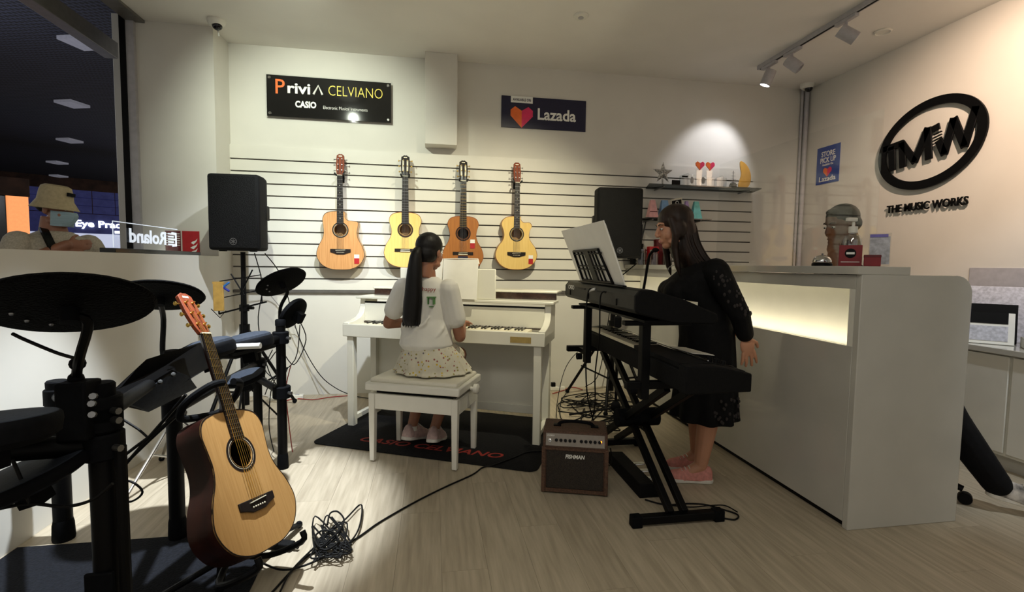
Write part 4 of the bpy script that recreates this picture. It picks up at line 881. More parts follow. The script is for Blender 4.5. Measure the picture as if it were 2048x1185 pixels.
# bench
AB = math.radians(-23)
k = thing('piano_bench', 'white piano bench with padded seat and side knobs', 'bench', (-.357, 2.945, .0075), AB)
for x in (-.02, .505):
    for y in (-.0, .345):
        MB().loft([[V((x+a, y+b, 0)) for a, b in ((.004, .004), (.034, .004), (.034, .034), (.004, .034))], [V((x+a, y+b, .412)) for a, b in ((0, 0), (.04, 0), (.04, .04), (0, .04))]]).build('leg', 'white', k, bevel=.003)
for y in (.005, .355): MB().box(.02, y, .32, .505, y+.025, .412).build('rail', 'white', k, bevel=.002)
for x in (-.015, .52): MB().box(x, .04, .32, x+.025, .345, .412).build('rail', 'white', k, bevel=.002)
MB().box(.02, .03, .40, .505, .36, .435).build('lift_mechanism', 'black', k)
MB().box(-.035, -.015, .435, .56, .40, .482).build('seat_frame', 'white', k, bevel=.008)
MB().box(-.015, .005, .475, .54, .38, .505).build('cushion', 'seatpad', k, bevel=.018, seg=3)
for x, sx in ((-.04, -1), (.56, 1)): MB().lathe([(.012, 0), (.012, .02), (.03, .022), (.032, .045), (.02, .052), (0, .052)], 18, axisM((x, .19, .437), (sx, 0, 0))).build('knob', 'white', k)
# ---------------------------------------------------------------- keyboards on X stand
k = thing('stage_keyboard', 'upper dark grey keyboard seen from behind under the white board', 'keyboard', (0, 0, 0))
XZ = Matrix(((1, 0, 0, 0), (0, 0, -1, 0), (0, 1, 0, 0), (0, 0, 0, 1)))
def xz(poly, y0, y1): return MB().prism(poly, -y1, -y0, XZ)
up = [(.845, 1.0), (.83, 1.012), (.83, 1.075), (.85, 1.10), (.90, 1.102), (1.05, 1.06), (1.2, 1.0), (1.205, .975), (1.19, .955), (1.0, .962)]
xz(up, 1.9, 2.95).build('body', 'keydarkgrey', k, bevel=.006)
xz([(a+(.0 if a < .9 else .0), z) for a, z in up], 1.885, 1.905).build('end_cap', 'blackmatte', k, bevel=.006); xz(up, 2.945, 2.965).build('end_cap', 'blackmatte', k, bevel=.006)
MB().box(.90, 1.95, .955, 1.15, 2.9, .966).build('underside', 'black', k)
text('lettering', 'CASIO', .035, T(.8295, 2.83, 1.055) @ Matrix.Rotation(-PI/2, 4, 'Z') @ RX, 'whitetxt', k, width=.12, ext=.0003)
for y, h in ((2.62, .01), (2.3, .01)): MB().box(.827, y-.06, 1.066, .834, y+.06, 1.074).build('rear_slot', 'black', k)
for y in (2.85, 2.5, 2.1): MB().box(.826, y-.006, 1.02, .832, y+.006, 1.05).build('rear_foot', 'black', k)
MB().box(.945, 1.97, 1.09, .955, 2.88, 1.095, T(0, 0, -.012)).build('panel_seam', 'black', k)
MB().box(1.06, 1.96, 1.03, 1.15, 2.9, 1.045, T(0, 0, 0)).build('key_row', 'bone', k)
# music rest and score board
mr = thing('score_board', 'large white score board leaning on the keyboard rest', 'board', (0, 0, 0))
q = [V((.868, 2.08, 1.105)), V((.868, 2.75, 1.105)), V((.747, 2.76, 1.40)), V((.747, 2.06, 1.40))]; nn = V((.925, 0, .38))*.006
MB().loft([q, [a-nn for a in q]]).build('sheet', 'paper', mr); MB().loft([[a+nn*.3 for a in (q[0].lerp(q[3], .1), q[1].lerp(q[2], .1), q[1].lerp(q[2], .95), q[0].lerp(q[3], .95))], [a+nn*.15 for a in (q[0].lerp(q[3], .1), q[1].lerp(q[2], .1), q[1].lerp(q[2], .95), q[0].lerp(q[3], .95))]]).build('front_page', 'whitetxt', mr)
# black slotted music rest behind it
def RP(u, v, o=.014): # u along Y 0..1 , v up
    a = q[0].lerp(q[1], u); b = q[3].lerp(q[2], u); return a.lerp(b, v)-nn.normalized()*o
rest = thing('music_rest', 'black slotted music rest on the upper keyboard', 'music rest', (0, 0, 0))
fr = [RP(.18, .06), RP(.86, .06), RP(.83, .60), RP(.24, .60)]
MB().tube(fr+[fr[0], fr[1]], .007, 8).build('frame', 'black', rest)
MB().loft([[RP(.46, .02, .012), RP(.57, .02, .012), RP(.565, .6, .012), RP(.465, .6, .012)], [RP(.46, .02, .018), RP(.57, .02, .018), RP(.565, .6, .018), RP(.465, .6, .018)]]).build('centre_panel', 'keydarkgrey', rest)
for u0, u1 in ((.30, .33), (.38, .395), (.64, .63), (.74, .72)): MB().tube([RP(u0, .02), RP(u1, .6)], .005, 6).build('rib', 'black', rest)
for v in (.27, .33, .54): MB().tube([RP(.2, v), RP(.85, v)], .004, 6).build('crossbar', 'black', rest)
MB().box(.838, 2.05, 1.1035, .858, 2.72, 1.112).build('slot_base', 'black', rest, bevel=.003)
# lower keyboard
k = thing('stage_piano', 'lower long black keyboard with exposed keys on the X stand', 'keyboard', (0, 0, 0))
lo = [(1.0, .69), (1.0, .775), (1.01, .785), (1.135, .785), (1.14, .797), (1.28, .772), (1.29, .762), (1.29, .695)]
xz(lo, 1.80, 2.99).build('body', 'blackmatte', k, bevel=.004); xz([(1.0, .685), (.998, .80), (1.1, .812), (1.14, .806), (1.292, .770), (1.292, .69)], 2.97, 3.02).build('end_block', 'keysilver', k, bevel=.006)
xz([(1.0, .685), (.998, .80), (1.05, .803), (1.14, .799), (1.292, .766), (1.292, .69)], 1.77, 1.83).build('end_block', 'blackmatte', k, bevel=.006)
kk = bpy.data.objects.new('key_set', None)
wm = MB().box(1.004, 0, .786, 1.135, .0205, .802).mesh('white_key'); wm.materials.append(MATS['bone']); bk = MB().box(1.052, -.005, .802, 1.135, .005, .813).mesh('black_key'); bk.materials.append(MATS['blackgloss'])
for j in range(31):
    o = link('white_key', wm, 'bone', k); o.location.y = 2.945-j*.0218
    if (j % 7) in (0, 1, 3, 4, 5): o = link('black_key', bk, 'blackgloss', k); o.location.y = 2.945-j*.0218
PT = T(1.14, 0, .798) @ Matrix.Rotation(math.atan2(.025, .14), 4, 'Y')
MB().box(.01, 1.86, 0, .13, 2.9, .003, PT).build('control_panel', 'blackgloss', k, bevel=.001)
MB().box(1.002, 1.83, .784, 1.136, 2.285, .803).build('black_panel', 'blackmatte', k, bevel=.002)
MB().tube([(1.142, 2.96, .808), (1.142, 1.85, .808)], .003, 6).build('trim_line', 'chrome', k)
for j in range(3): MB().lathe([(.012, 0), (.011, .014), (0, .015)], 14, PT @ T(.09, 1.88+.05*j, .003)).build('control_knob', 'black', k)
pp = thing('paper_sheets', 'loose white papers on the near end of the lower keyboard', 'paper', PT @ V((.085, 2.14, .013)), 0); pp.rotation_euler = (0, math.atan2(.025, .14)-.06, .1)
MB().box(-.06, -.10, 0, .06, .1, .001).build('page', 'paper', pp); MB().box(-.055, -.09, .0012, .06, .11, .002, Matrix.Rotation(.06, 4, 'Z')).build('page', 'paper', pp)
pp = thing('paper_slip', 'small white slip on the upper keyboard before the woman', 'paper', (1.105, 2.12, 1.046), 0); pp.rotation_euler = (0, 0, .1); MB().box(-.04, -.05, 0, .04, .05, .001).box(-.035, -.045, .001, .045, .055, .0018).build('page', 'paper', pp)
# X stand
s = thing('keyboard_stand', 'black double-braced X stand holding two keyboards', 'keyboard stand', (0, 0, 0))
for y, x0, x1, nm in ((2.04, .93, 1.34, 0), (3.0, .93, 1.36, 0)):
    MB().box(x0, y-.02, .012, x1, y+.02, .05).build('foot_bar', 'black', s, bevel=.004)
    for x in (x0, x1): MB().box(x-.025, y-.023, 0, x+.025, y+.023, .053).build('end_cap', 'rubber', s, bevel=.005)
ZTP = .645
for x in (1.10, 1.17): MB().bar((x, 2.04, .05), (x, 3.0, ZTP), .036, .03, (1, 0, 0)).build('brace_tube', 'black', s, bevel=.002)
for x in (1.135+.075, 1.135-.075): MB().bar((x, 3.0, .05), (x, 2.04, ZTP), .036, .03, (1, 0, 0)).build('brace_tube', 'black', s, bevel=.002)
MB().lathe([(.05, -.12), (.05, .12)], 20, axisM((1.135, 2.52, .355), (1, 0, 0))).build('pivot', 'rubber', s)
for y in (2.04, 3.0): MB().box(.86, y-.018, ZTP, 1.36, y+.018, ZTP+.036).build('support_arm', 'black', s, bevel=.003); 
for y in (2.04, 2.85):
    MB().box(.925, y-.022, .60, .965, y+.022, .955).build('tier_post', 'black', s, bevel=.003)
    MB().box(.842, y-.02, .935, 1.16, y+.02, .955).build('tier_arm', 'black', s, bevel=.003); MB().lathe([(.02, 0), (.02, .03)], 12, axisM((.91, y, .64), (-1, 0, 0))).build('lock_knob', 'rubber', s)
    if y != 2.04: MB().box(.93, y, ZTP, .955, 3.0, ZTP+.03).build('tier_bracket', 'black', s)
# ---------------------------------------------------------------- amplifier
k = thing('guitar_amplifier', 'brown guitar amplifier with an amber lamp on the floor', 'amplifier', (.571, 2.43, 0), math.atan2(2.329-2.43, .901-.571))
w, hh, dp = .345, .325, .24
YZp = [(0, .008), (0.0, .25), (.03, .325), (dp, .325), (dp, .008)]
MB().prism(YZp, .004, w-.004, YZ).build('cabinet', 'tolex', k, bevel=.008)
MB().box(.025, -.006, .03, w-.025, .002, .235).build('grille_cloth', 'ampgrille', k, bevel=.003)
mP = T(0, .0, .25) @ Matrix.Rotation(math.atan2(.03, .075), 4, 'X').inverted()
for a, b, c, e in ((.0, .0, .02, .25), (w-.02, .0, w, .25)): MB().box(a, -.012, 0.008, c, 0, e).build('edge_trim', 'tolex', k, bevel=.003)
MB().box(.018, -.010, .236, w-.018, 0, .248).build('edge_trim', 'tolex', k); MB().box(.018, -.010, .012, w-.018, 0, .03).build('edge_trim', 'tolex', k)
MB().box(.02, -.005, .004, w-.02, .0, .068, mP).build('control_panel', 'silverpanel', k, bevel=.001)
for j in range(10):
    MB().lathe([(.0085, 0), (.0075, .011), (0, .012)], 12, mP @ T(.075+j*.0235+(.012 if j > 4 else 0), -.005, .034) @ RX).build('knob', 'black', k)
MB().lathe([(.009, 0), (.009, .003), (.005, .004), (0, .001)], 14, mP @ T(.04, -.005, .03) @ RX).build('input_jack', 'chrome', k)
MB().lathe([(.005, 0), (.004, .004), (0, .005)], 10, mP @ T(w-.04, -.005, .036) @ RX).build('pilot_lamp', 'amber_led', k)
text('lettering', 'FISHMAN', .028, T(w/2, -.0075, .195) @ RX, 'whitetxt', k, width=.1, bold=.0008, shear=.15)
text('lettering', 'LOUDBOX', .012, mP @ T(.045, -.0055, .052) @ RX, 'whitetxt', k, width=.04)
MB().tube(spline([(.08, .12, .327), (.1, .12, .345), (.17, .12, .352), (.25, .12, .345), (.27, .12, .327)], 4), .009, 8).build('handle', 'rubber', k)
for x in (.075, .275): MB().box(x-.02, .105, .324, x+.02, .135, .333).build('handle_mount', 'black', k)
for x in (.03, w-.03):
    for y in (.03, dp-.03): MB().cyl((x, y, 0), (x, y, .01), .012, 10).build('foot', 'rubber', k)
# triple pedal unit
k = thing('pedal_unit', 'black triple pedal box with chrome pedals on the floor', 'pedal', (1.06, 2.29, 0))
MB().prism([(0, .0), (.115, 0), (.115, .035), (.085, .07), (.0, .075)], -.45, 0, XZ).build('housing', 'blackmatte', k, bevel=.004)
for j in range(3): MB().box(.085, .10+j*.095, .045, .165, .135+j*.095, .056).build('pedal_lever', 'chrome', k, bevel=.005)
# microphone stand with gooseneck
k = thing('microphone_stand', 'black microphone stand with a curved gooseneck to the singer', 'microphone stand', (1.42, 3.55, 0))
MB().cyl((0, 0, .05), (0, 0, .95), .011, 12).build('pole', 'black', k); MB().lathe([(.018, .72), (.028, .73), (.028, .80), (.018, .81)], 14).build('clutch', 'rubber', k); MB().ell((0, 0, .1), (.04, .04, .045)).build('hub', 'rubber', k)
for a in (165, 285, 45): MB().tube([(0, 0, .09), (.36*math.cos(math.radians(a)), .36*math.sin(math.radians(a)), .018)], .009, 8).build('leg', 'black', k)
o_ = V((1.42, 3.55, 0))
MB().tube(spline([(0, 0, .93), V((1.34, 3.1, .98))-o_, V((1.25, 2.75, 1.0))-o_, V((1.195, 2.62, 1.05))-o_, V((1.20, 2.60, 1.15))-o_, V((1.205, 2.58, 1.25))-o_, V((1.212, 2.56, 1.278))-o_, V((1.222, 2.548, 1.288))-o_], 6), .008, 8).build('gooseneck', 'black', k)
MB().ell(V((1.226, 2.545, 1.29))-o_, (.02, .014, .013)).build('microphone', 'blackmatte', k)
# power strips
for n_, (x, y, rz, lab) in enumerate([(-1.25, 4.42, .1, 'white power strip on the floor by the left loudspeaker stand'), (1.12, 4.46, -.05, 'white power strip at the back wall behind the X stand')]):
    k = thing('power_strip', lab, 'power strip', (x, y, 0), rz); MB().box(-.14, -.025, 0, .14, .025, .035).build('body', 'white', k, bevel=.005)
    for j in range(4): MB().box(-.11+j*.06, -.014, .035, -.075+j*.06, .014, .037).build('socket', 'conduit', k); 
    for j in (0, 2): MB().box(-.112+j*.06, -.02, .037, -.072+j*.06, .02, .075).build('plug', 'black' if n_ else 'white', k, bevel=.004)
# ---------------------------------------------------------------- people
def add_head(mb, M, female=True, nose=1.0):
    mb.ell((0, -.012, .035), (.073, .092, .080), M, 20); mb.ell((0, .028, -.028), (.060, .058, .082), M, 20)
    mb.ell((0, .056, -.088), (.030, .026, .024), M, 12)
    for s in (-1, 1):
        mb.ell((s*.036, .052, -.034), (.024, .026, .03), M, 12); mb.ell((s*.076, -.008, -.008), (.009, .018, .030), M, 12); mb.ell((s*.045, .02, -.075), (.022, .04, .022), M, 12)
    mb.tube([V((0, .080, .018)), V((0, .094, -.006)), V((0, .104*nose, -.028))], [.008, .010, .0125], 10, M); mb.ell((0, .098, -.031), (.017, .012, .009), M, 10)
    mb.ell((0, .087, -.057), (.021, .010, .0065), M, 10); mb.ell((0, .085, -.068), (.019, .010, .0065), M, 10); mb.ell((0, .074, .028), (.048, .014, .010), M, 12)
    mb.tube([V((0, -.03, -.05)), V((0, -.038, -.17))], [.050, .054], 14, M); return mb
def face_bits(parent, M, iris='hair', brow='hair', lip='pink', lips=True):
    for s in (-1, 1):
        e = MB().ell((s*.030, .0795, .004), (.014, .007, .0055), M, 12).build('eye', 'whitetxt', parent); MB().ell((s*.030, .0855, .004), (.006, .003, .0052), M, 10).build('iris', 'hair', e)
        MB().tube([M @ V((s*.014, .0865, .026)), M @ V((s*.030, .084, .030)), M @ V((s*.046, .074, .025))], [.003, .0035, .002], 6).build('eyebrow', brow, parent)
    if lips: MB().ell((0, .0905, -.0625), (.019, .006, .0075), M, 12).build('lips', lip, parent)
def add_hand(mb, w, d, nrm, side, curl=.5, k=1.0, spread=.0):
    d, nrm = V(d).normalized(), V(nrm).normalized(); nrm = (nrm-d*nrm.dot(d)).normalized(); s = d.cross(nrm).normalized()*side; w = V(w)
    M = axisM(w+d*.045*k, d, s); mb.ell((0, 0, 0), (.038*k, .014*k, .052*k), M, 14)
    for i, (o, L) in enumerate([(.028, .070), (.010, .080), (-.010, .074), (-.027, .058)]):
        p = w+d*.078*k+s*o*k; dd = (d+s*o*spread*8).normalized(); pts = [p]
        for j, f in enumerate((.45, .32, .25)):
            a = curl*(.45+.55*j); q = dd*math.cos(a)+nrm*math.sin(a); pts.append(pts[-1]+q*L*k*f)
        mb.limb(pts, [.0088*k, .0085*k, .0078*k, .0068*k], 8)
    p = w+d*.022*k+s*.026*k; q = (d*.6+s*.75+nrm*.25).normalized(); q2 = (d*.9+s*.3+nrm*.35).normalized(); mb.limb([p, p+q*.036*k, p+q*.036*k+q2*.030*k], [.0115*k, .0098*k, .008*k], 8)
def shoe(parent, M, up, sole, L=.25):
    k = L/.25
    o = MB(); rows = []
    for y, w, h in ((-.118, .018, .055), (-.105, .032, .075), (-.07, .036, .082), (-.02, .037, .078), (.03, .040, .062), (.075, .043, .048), (.11, .036, .040), (.128, .016, .028)):
        rows.append([V((w*math.cos(a)*k, y*k, .014+max(0, h*math.sin(a))*k if math.sin(a) > 0 else .014)) for a in [2*PI*q/16 for q in range(16)]])
    f = fused('shoe', o.loft(rows), up, parent, .005, 4); f.data.transform(M)
    ol = [V(p) for p in [(0, -.125, 0), (.034, -.1, 0), (.034, 0, 0), (.045, .07, 0), (.03, .12, 0), (0, .135, 0), (-.03, .12, 0), (-.043, .07, 0), (-.034, 0, 0), (-.034, -.1, 0)]]
    MB().prism([(p.x*k, p.y*k) for p in spline(ol, 3, True)], 0, .022, M).build('sole', sole, f, bevel=.004)
    m = MB()
    for q in range(4): m.tube([V((-.02, -.012+q*.02, .086-q*.008))*k, V((0, -.01+q*.02, .094-q*.009))*k, V((.02, -.012+q*.02, .086-q*.008))*k], .003, 6, M)
    m.build('laces', sole, f)
HM = lambda c, yaw=0, pitch=0, rollv=0, s=1: T(*c) @ Matrix.Rotation(yaw, 4, 'Z') @ Matrix.Rotation(pitch, 4, 'X') @ Matrix.Rotation(rollv, 4, 'Y') @ Matrix.Scale(s, 4)
# --- girl at the piano
g = thing('person', 'girl with a long ponytail in white tee and floral skirt on the bench', 'person', (-.035, 3.04, 0), AP)
H = HM((.02, .01, 1.268), math.radians(-14), math.radians(-6), math.radians(3), .95)
b = MB(); add_head(b, H)
b.rings([(0, 0, .60, .14, .11), (0, 0, .68, .125, .095), (0, 0, .85, .13, .09), (0, 0, 1.0, .145, .09), (0, 0, 1.07, .13, .07), (0, 0, 1.11, .06, .055), (.01, .0, 1.16, .045, .045)])
for s, el, ha in ((-1, V((-.265, .01, .815)), V((-.15, .27, .80))), (1, V((.20, .06, .745)), V((.14, .27, .81)))):
    sh_ = V((s*.155, -.005, 1.055)); b.limb([sh_, el], [.046, .036]); b.limb([el, el.lerp(ha, .4), ha], [.036, .033, .022]); add_hand(b, ha, (-.1*s, 1, -.05), (0, 0, -1), -s, .6, .85)
KN = {-1: V((-.12, .34, .575)), 1: V((.09, .34, .575))}; AN = {-1: V((-.155, .12, .115)), 1: V((.0, .125, .11))}
for s in (-1, 1):
    b.limb([V((s*.075, 0, .605)), KN[s]], [.076, .055]); b.limb([KN[s], KN[s].lerp(AN[s], .35), AN[s]], [.052, .047, .033]); b.limb([AN[s], AN[s]+V((0, .06, -.05))], [.033, .03])
fused('body', b, 'skin_tan', g, .0055, 5)
face_bits(g, H)
t = MB().rings([(0, 0, .665, .150, .118), (0, 0, .70, .172, .138), (0, 0, .76, .160, .125), (0, 0, .86, .140, .108), (0, 0, .98, .148, .102), (0, 0, 1.05, .145, .09), (0, 0, 1.095, .105, .078), (0, .0, 1.118, .068, .062)], 28)
for s, el in ((-1, V((-.265, .01, .815))), (1, V((.20, .06, .745)))):
    sh_ = V((s*.150, -.005, 1.045)); e2 = sh_.lerp(el, .62); t.limb([sh_, e2], [.064, .064]); 
rt = random.Random(3)
for k in range(9):         # soft folds gathered above the waist
    a0 = rt.uniform(0, 2*PI); z = rt.uniform(.70, .80); t.tube(spline([V((.150*math.cos(a0+q*.22), .118*math.sin(a0+q*.22), z+.03*q*rt.uniform(.4, 1))) for q in range(4)], 3), [.006]*2+[.013]*6+[.005]*2, 6)
ts = fused('tee_shirt', t, 'tee', g, .007, 3)
text('print_lettering', 'happy', .035, T(.065, -.108, 1.035) @ RX, 'matred', ts, width=.085, ext=.001)
for q, (x, z, wx, hz) in enumerate([(.075, .995, .05, .006), (.058, .955, .005, .04), (.092, .955, .005, .04), (.075, .94, .02, .004)]): MB().box(x-wx/2, -.109, z, x+wx/2, -.080, z+hz).build('print_table', 'printgreen', ts)
# skirt
rows = []; N = 56
for z, rx, ry, cy, am in ((.705, .138, .112, 0, .002), (.685, .152, .122, 0, .003), (.64, .185, .155, .02, .005), (.59, .212, .185, .04, .008), (.545, .235, .205, .06, .011), (.522, .255, .225, .06, .013)):
    rows.append([V(((rx+am*math.sin(k*2*PI/N*13))*math.cos(2*PI*k/N)+.02, cy+(ry+am*math.sin(k*2*PI/N*13+1))*math.sin(2*PI*k/N), z)) for k in range(N)])
sk = MB().loft(rows).limb([V((-.10, .12, .612)), V((-.12, .24, .588))], [.086, .066]).limb([V((.1, .12, .612)), V((.1, .24, .588))], [.086, .066])
fused('skirt', sk, 'floralskirt', g, .008, 2)
hr = MB().ell((0, -.018, .040), (.083, .098, .088), H, 20).ell((0, -.04, -.01), (.076, .075, .078), H, 18).ell((0, -.075, -.005), (.03, .03, .03), H, 14)
fused('hair', hr, 'hair', g, .006, 3)
tie = H @ V((-.004, -.115, -.005)); MB().lathe([(.017, -.012), (.024, -.006), (.024, .006), (.017, .012)], 16, axisM(tie, (0, -.7, .5))).build('hair_tie', 'conduit', g)
pt = MB(); rr = random.Random(5)
main = [tie+V((0, .02, .01)), tie+V((0, -.025, -.02)), tie+V((-.006, -.035, -.12)), tie+V((-.018, -.028, -.26)), tie+V((-.030, -.022, -.38)), tie+V((-.034, -.020, -.445))]
sp = spline(main, 6); n = len(sp)
pt.tube(sp, [.018+.036*math.sin(min(1, i/(n*.75))*PI/2)*(1 if i < n*.85 else 1-(i-n*.85)/(n*.15)*.45) for i in range(n)], 16)
for k in range(26):
    a = rr.uniform(0, 2*PI); o_ = V((math.cos(a)*.052, math.sin(a)*.036, 0)); pt.tube([p+o_*min(1, i/(n*.6)) for i, p in enumerate(sp[1:])]+[sp[-1]+o_*1.02+V((0, 0, -.015*rr.random()))], [.006]*(n-1)+[.001], 6)
pt.build('ponytail', 'hair', g, smooth=80)
for s in (-1, 1):
    M = T(AN[s].x, AN[s].y+.02, .028) @ Matrix.Rotation(math.radians(8*s), 4, 'Z') @ Matrix.Rotation(math.radians(-14), 4, 'X') @ T(0, .03, 0)
    shoe(g, M, 'pinkgrey', 'sole', .285)
    MB().tube([AN[s]+V((0, -.005, -.02)), AN[s]+V((0, 0, .008))], [.036, .035], 14).build('sock', 'sole', g)
# --- standing woman
wo = thing('person', 'standing woman with long brown hair in a black lace dress behind the keyboards', 'person', (1.50, 2.52, 0), math.radians(78.5))
H = HM((-.02, .175, 1.418), math.radians(4), math.radians(-13), 0, 1.0)
b = MB(); add_head(b, H)
b.rings([(0, -.03, .75, .15, .12), (0, -.02, .92, .13, .11), (0, .04, 1.06, .14, .12), (0, .03, 1.17, .14, .09), (0, .04, 1.22, .07, .06), (0, .10, 1.29, .05, .05)])
sL, eL, wL = V((-.150, -.015, 1.175)), V((-.195, -.130, .955)), V((-.17, -.180, .83))
b.limb([sL, eL], [.050, .042]); b.limb([eL, eL.lerp(wL, .5), wL], [.040, .034, .026]); add_hand(b, wL, (.1, -.25, -1), (1, .15, .1), 1, .25, 1.08, .9)
sR, eR, wR = V((.165, -.02, 1.185)), V((.19, -.12, .955)), V((.02, -.19, .86)); b.limb([sR, eR], [.05, .042]); b.limb([eR, wR], [.04, .026]); add_hand(b, wR, (-1, -.1, -.2), (0, 1, 0), 1, .5, .95)
ANK = {-1: V((-.085, .0, .09)), 1: V((.09, -.04, .09))}
for s in (-1, 1):
    kn = V((s*.08, .0, .44)); b.limb([V((s*.085, -.03, .78)), kn], [.085, .055]); b.limb([kn, V((s*.08, -.03, .32)), ANK[s]], [.053, .056, .036]); b.limb([ANK[s], ANK[s]+V((0, .07, -.045))], [.036, .03])
fused('body', b, 'skin', wo, .004, 3)
face_bits(wo, H, brow='hair_brown')
N = 60; rows = []
for z, cy, rx, ry, am in ((.345, -.035, .205, .178, .016), (.37, -.035, .202, .175, .014), (.5, -.035, .19, .165, .010), (.65, -.035, .182, .155, .006), (.80, -.035, .172, .145, .003), (.90, -.025, .158, .145, 0), (.97, -.012, .153, .150, 0), (1.03, .05, .157, .158, 0), (1.07, .07, .160, .158, 0), (1.12, .048, .166, .148, 0), (1.18, .012, .172, .112, 0), (1.225, .025, .12, .085, 0), (1.245, .05, .075, .06, 0)):
    rows.append([V(((rx+am*math.sin(k*2*PI/N*9))*math.cos(2*PI*k/N), cy+(ry+am*math.sin(k*2*PI/N*9+.7))*math.sin(2*PI*k/N), z)) for k in range(N)])
fused('dress', MB().loft(rows).ell((-.065, .17, 1.055), (.07, .06, .07)).ell((.065, .17, 1.055), (.07, .06, .07)), 'dress', wo, .008, 4)
for s, a, e, w in ((-1, sL, eL, wL), (1, sR, eR, wR)):
    m = MB().limb([a, a.lerp(e, .5), e], [.074, .064, .054]).limb([e, e.lerp(w, .85)], [.054, .045]); fused('lace_sleeve', m, 'dress', wo, .008, 2)
m = MB(); rr = random.Random(11)
for k in range(46):        # lace flowers scattered on the sleeve and hem
    t_ = rr.random(); c = sL.lerp(eL, t_); a = rr.uniform(PI*.75, PI*1.5); r = .066-.010*t_; q = V((math.cos(a), math.sin(a), 0)); m.ell(c+q*r, (.008, .008, .011), None, 8)
for k in range(26): z = rr.uniform(.37, .5); a = rr.uniform(PI*.95, PI*1.35); m.ell(V((math.cos(a)*.203, -.035+math.sin(a)*.178, z)), (.008, .008, .010), None, 8)
pm('lace', (46, 40, 40), .8, var=.2); m.build('lace_flowers', 'lace', wo)['kind'] = 'stuff'
hb = MB().ell((0, -.02, .042), (.084, .100, .086), H, 20).ell((0, -.055, -.03), (.083, .06, .10), H, 18)
hb.rings([(-.005, .135, 1.45, .080, .072), (-.005, .128, 1.40, .090, .080), (0, .112, 1.33, .096, .084), (0, .080, 1.26, .104, .094), (0, .035, 1.20, .108, .098), (0, .015, 1.165, .100, .080), (0, .0, 1.145, .085, .05)], 28)
for s in (-1, 1): hb.limb([H @ V((s*.070, .030, .045)), H @ V((s*.080, .026, -.04)), V((s*.083, .185, 1.30)), V((s*.088, .165, 1.20)), V((s*.085, .150, 1.15))], [.018, .020, .020, .016, .006]); hb.ell((s*.070, .0, -.012), (.026, .045, .055), H, 14)
fused('hair', hb, 'hair_brown', wo, .006, 4)
m = MB(); cr_ = [(.150, 1.485, .055, .055), (.132, 1.43, .088, .078), (.115, 1.34, .098, .087), (.08, 1.26, .107, .097), (.033, 1.20, .111, .101), (.0, 1.135, .10, .07)]
for k in range(110):
    a = PI*.93+rr.random()*PI*1.14; w_ = 1.0+.02*rr.random(); e_ = rr.uniform(-.03, .02)
    m.tube(spline([V((rx*w_*math.cos(a), cy+ry*w_*math.sin(a), z+(e_ if q == 5 else 0))) for q, (cy, z, rx, ry) in enumerate(cr_)], 4), .0022, 4)
m.build('hair_strands', 'hair_brown', wo, smooth=80)
MB().lathe([(.030, -.004), (.033, 0), (.030, .004)], 20, axisM(wL.lerp(eL, .1), wL-eL)).build('bracelet', 'gold', wo)
MB().tube(spline([V((-.05, .11, 1.25)), V((-.03, .165, 1.21)), V((0, .185, 1.195)), V((.03, .165, 1.21))], 4), .0018, 6).ell((0, .19, 1.185), (.006, .004, .010)).build('necklace', 'steel', wo)
for s in (-1, 1): shoe(wo, T(ANK[s].x, ANK[s].y+.055, .001) @ Matrix.Rotation(math.radians(4*s), 4, 'Z'), 'pink', 'sole', .25)
# --- staff member behind the counter
st_ = thing('person', 'staff member in dark clothes resting chin on hand behind the counter', 'person', (2.30, 2.42, 0), math.radians(84))
H = HM((0, .02, 1.445), math.radians(4), math.radians(-14), 0, .96)
b = MB(); add_head(b, H)
b.rings([(0, -.05, .72, .16, .12), (0, -.05, .9, .15, .11), (0, -.03, 1.08, .17, .11), (0, -.02, 1.18, .15, .09), (0, -.01, 1.23, .07, .06), (0, .0, 1.30, .05, .05)])
e = V((-.13, .06, 1.09)); w = V((-.05, .095, 1.275)); b.limb([V((-.17, -.03, 1.15)), e], [.05, .042]); b.limb([e, w], [.042, .03]); add_hand(b, w, (.3, -.25, .9), (.5, -.6, 0), -1, 1.2, 1.0)
e2 = V((.20, .1, .95)); w2 = V((.22, .08, .80)); b.limb([V((.17, -.03, 1.15)), e2], [.05, .042]); b.limb([e2, w2], [.042, .028]); add_hand(b, w2, (0, .2, -1), (-1, 0, 0), -1, .4)
fused('body', b, 'skin_dark', st_, .006, 5); face_bits(st_, H, lip='skin_dark')
fused('shirt', MB().rings([(0, -.05, .70, .18, .14), (0, -.05, .9, .17, .13), (0, -.03, 1.08, .19, .13), (0, -.02, 1.18, .165, .10), (0, -.01, 1.225, .085, .075)]).limb([V((-.17, -.03, 1.15)), e, e.lerp(w, .3)], [.066, .056, .050]).limb([V((.17, -.03, 1.15)), e2, e2.lerp(w2, .4)], [.066, .056, .05]), 'cloth_dark', st_, .009, 3)
fused('hair', MB().ell((0, -.018, .044), (.077, .094, .080), H, 20).ell((0, -.055, .0), (.074, .052, .055), H, 16).ell((0, .03, .088), (.045, .045, .022), H, 14), 'hair', st_, .005, 2)
IV = st_.matrix_basis.inverted() if False else (T(2.30, 2.42, 0) @ Matrix.Rotation(math.radians(84), 4, 'Z')).inverted()
P = lambda x, y, z: IV @ V((x, y, z))
m = MB().limb([P(2.36, 2.40, .75), P(2.60, 2.14, .62)], [.12, .08]).limb([P(2.60, 2.14, .62), P(2.66, 2.07, .42), P(2.80, 1.94, .13)], [.082, .082, .062]).limb([P(2.33, 2.5, .75), P(2.42, 2.18, .65)], [.12, .07]).limb([P(2.42, 2.18, .65), P(2.51, 2.13, .30)], [.072, .05])
fused('trousers', m, 'cloth_dark', st_, .010, 3)
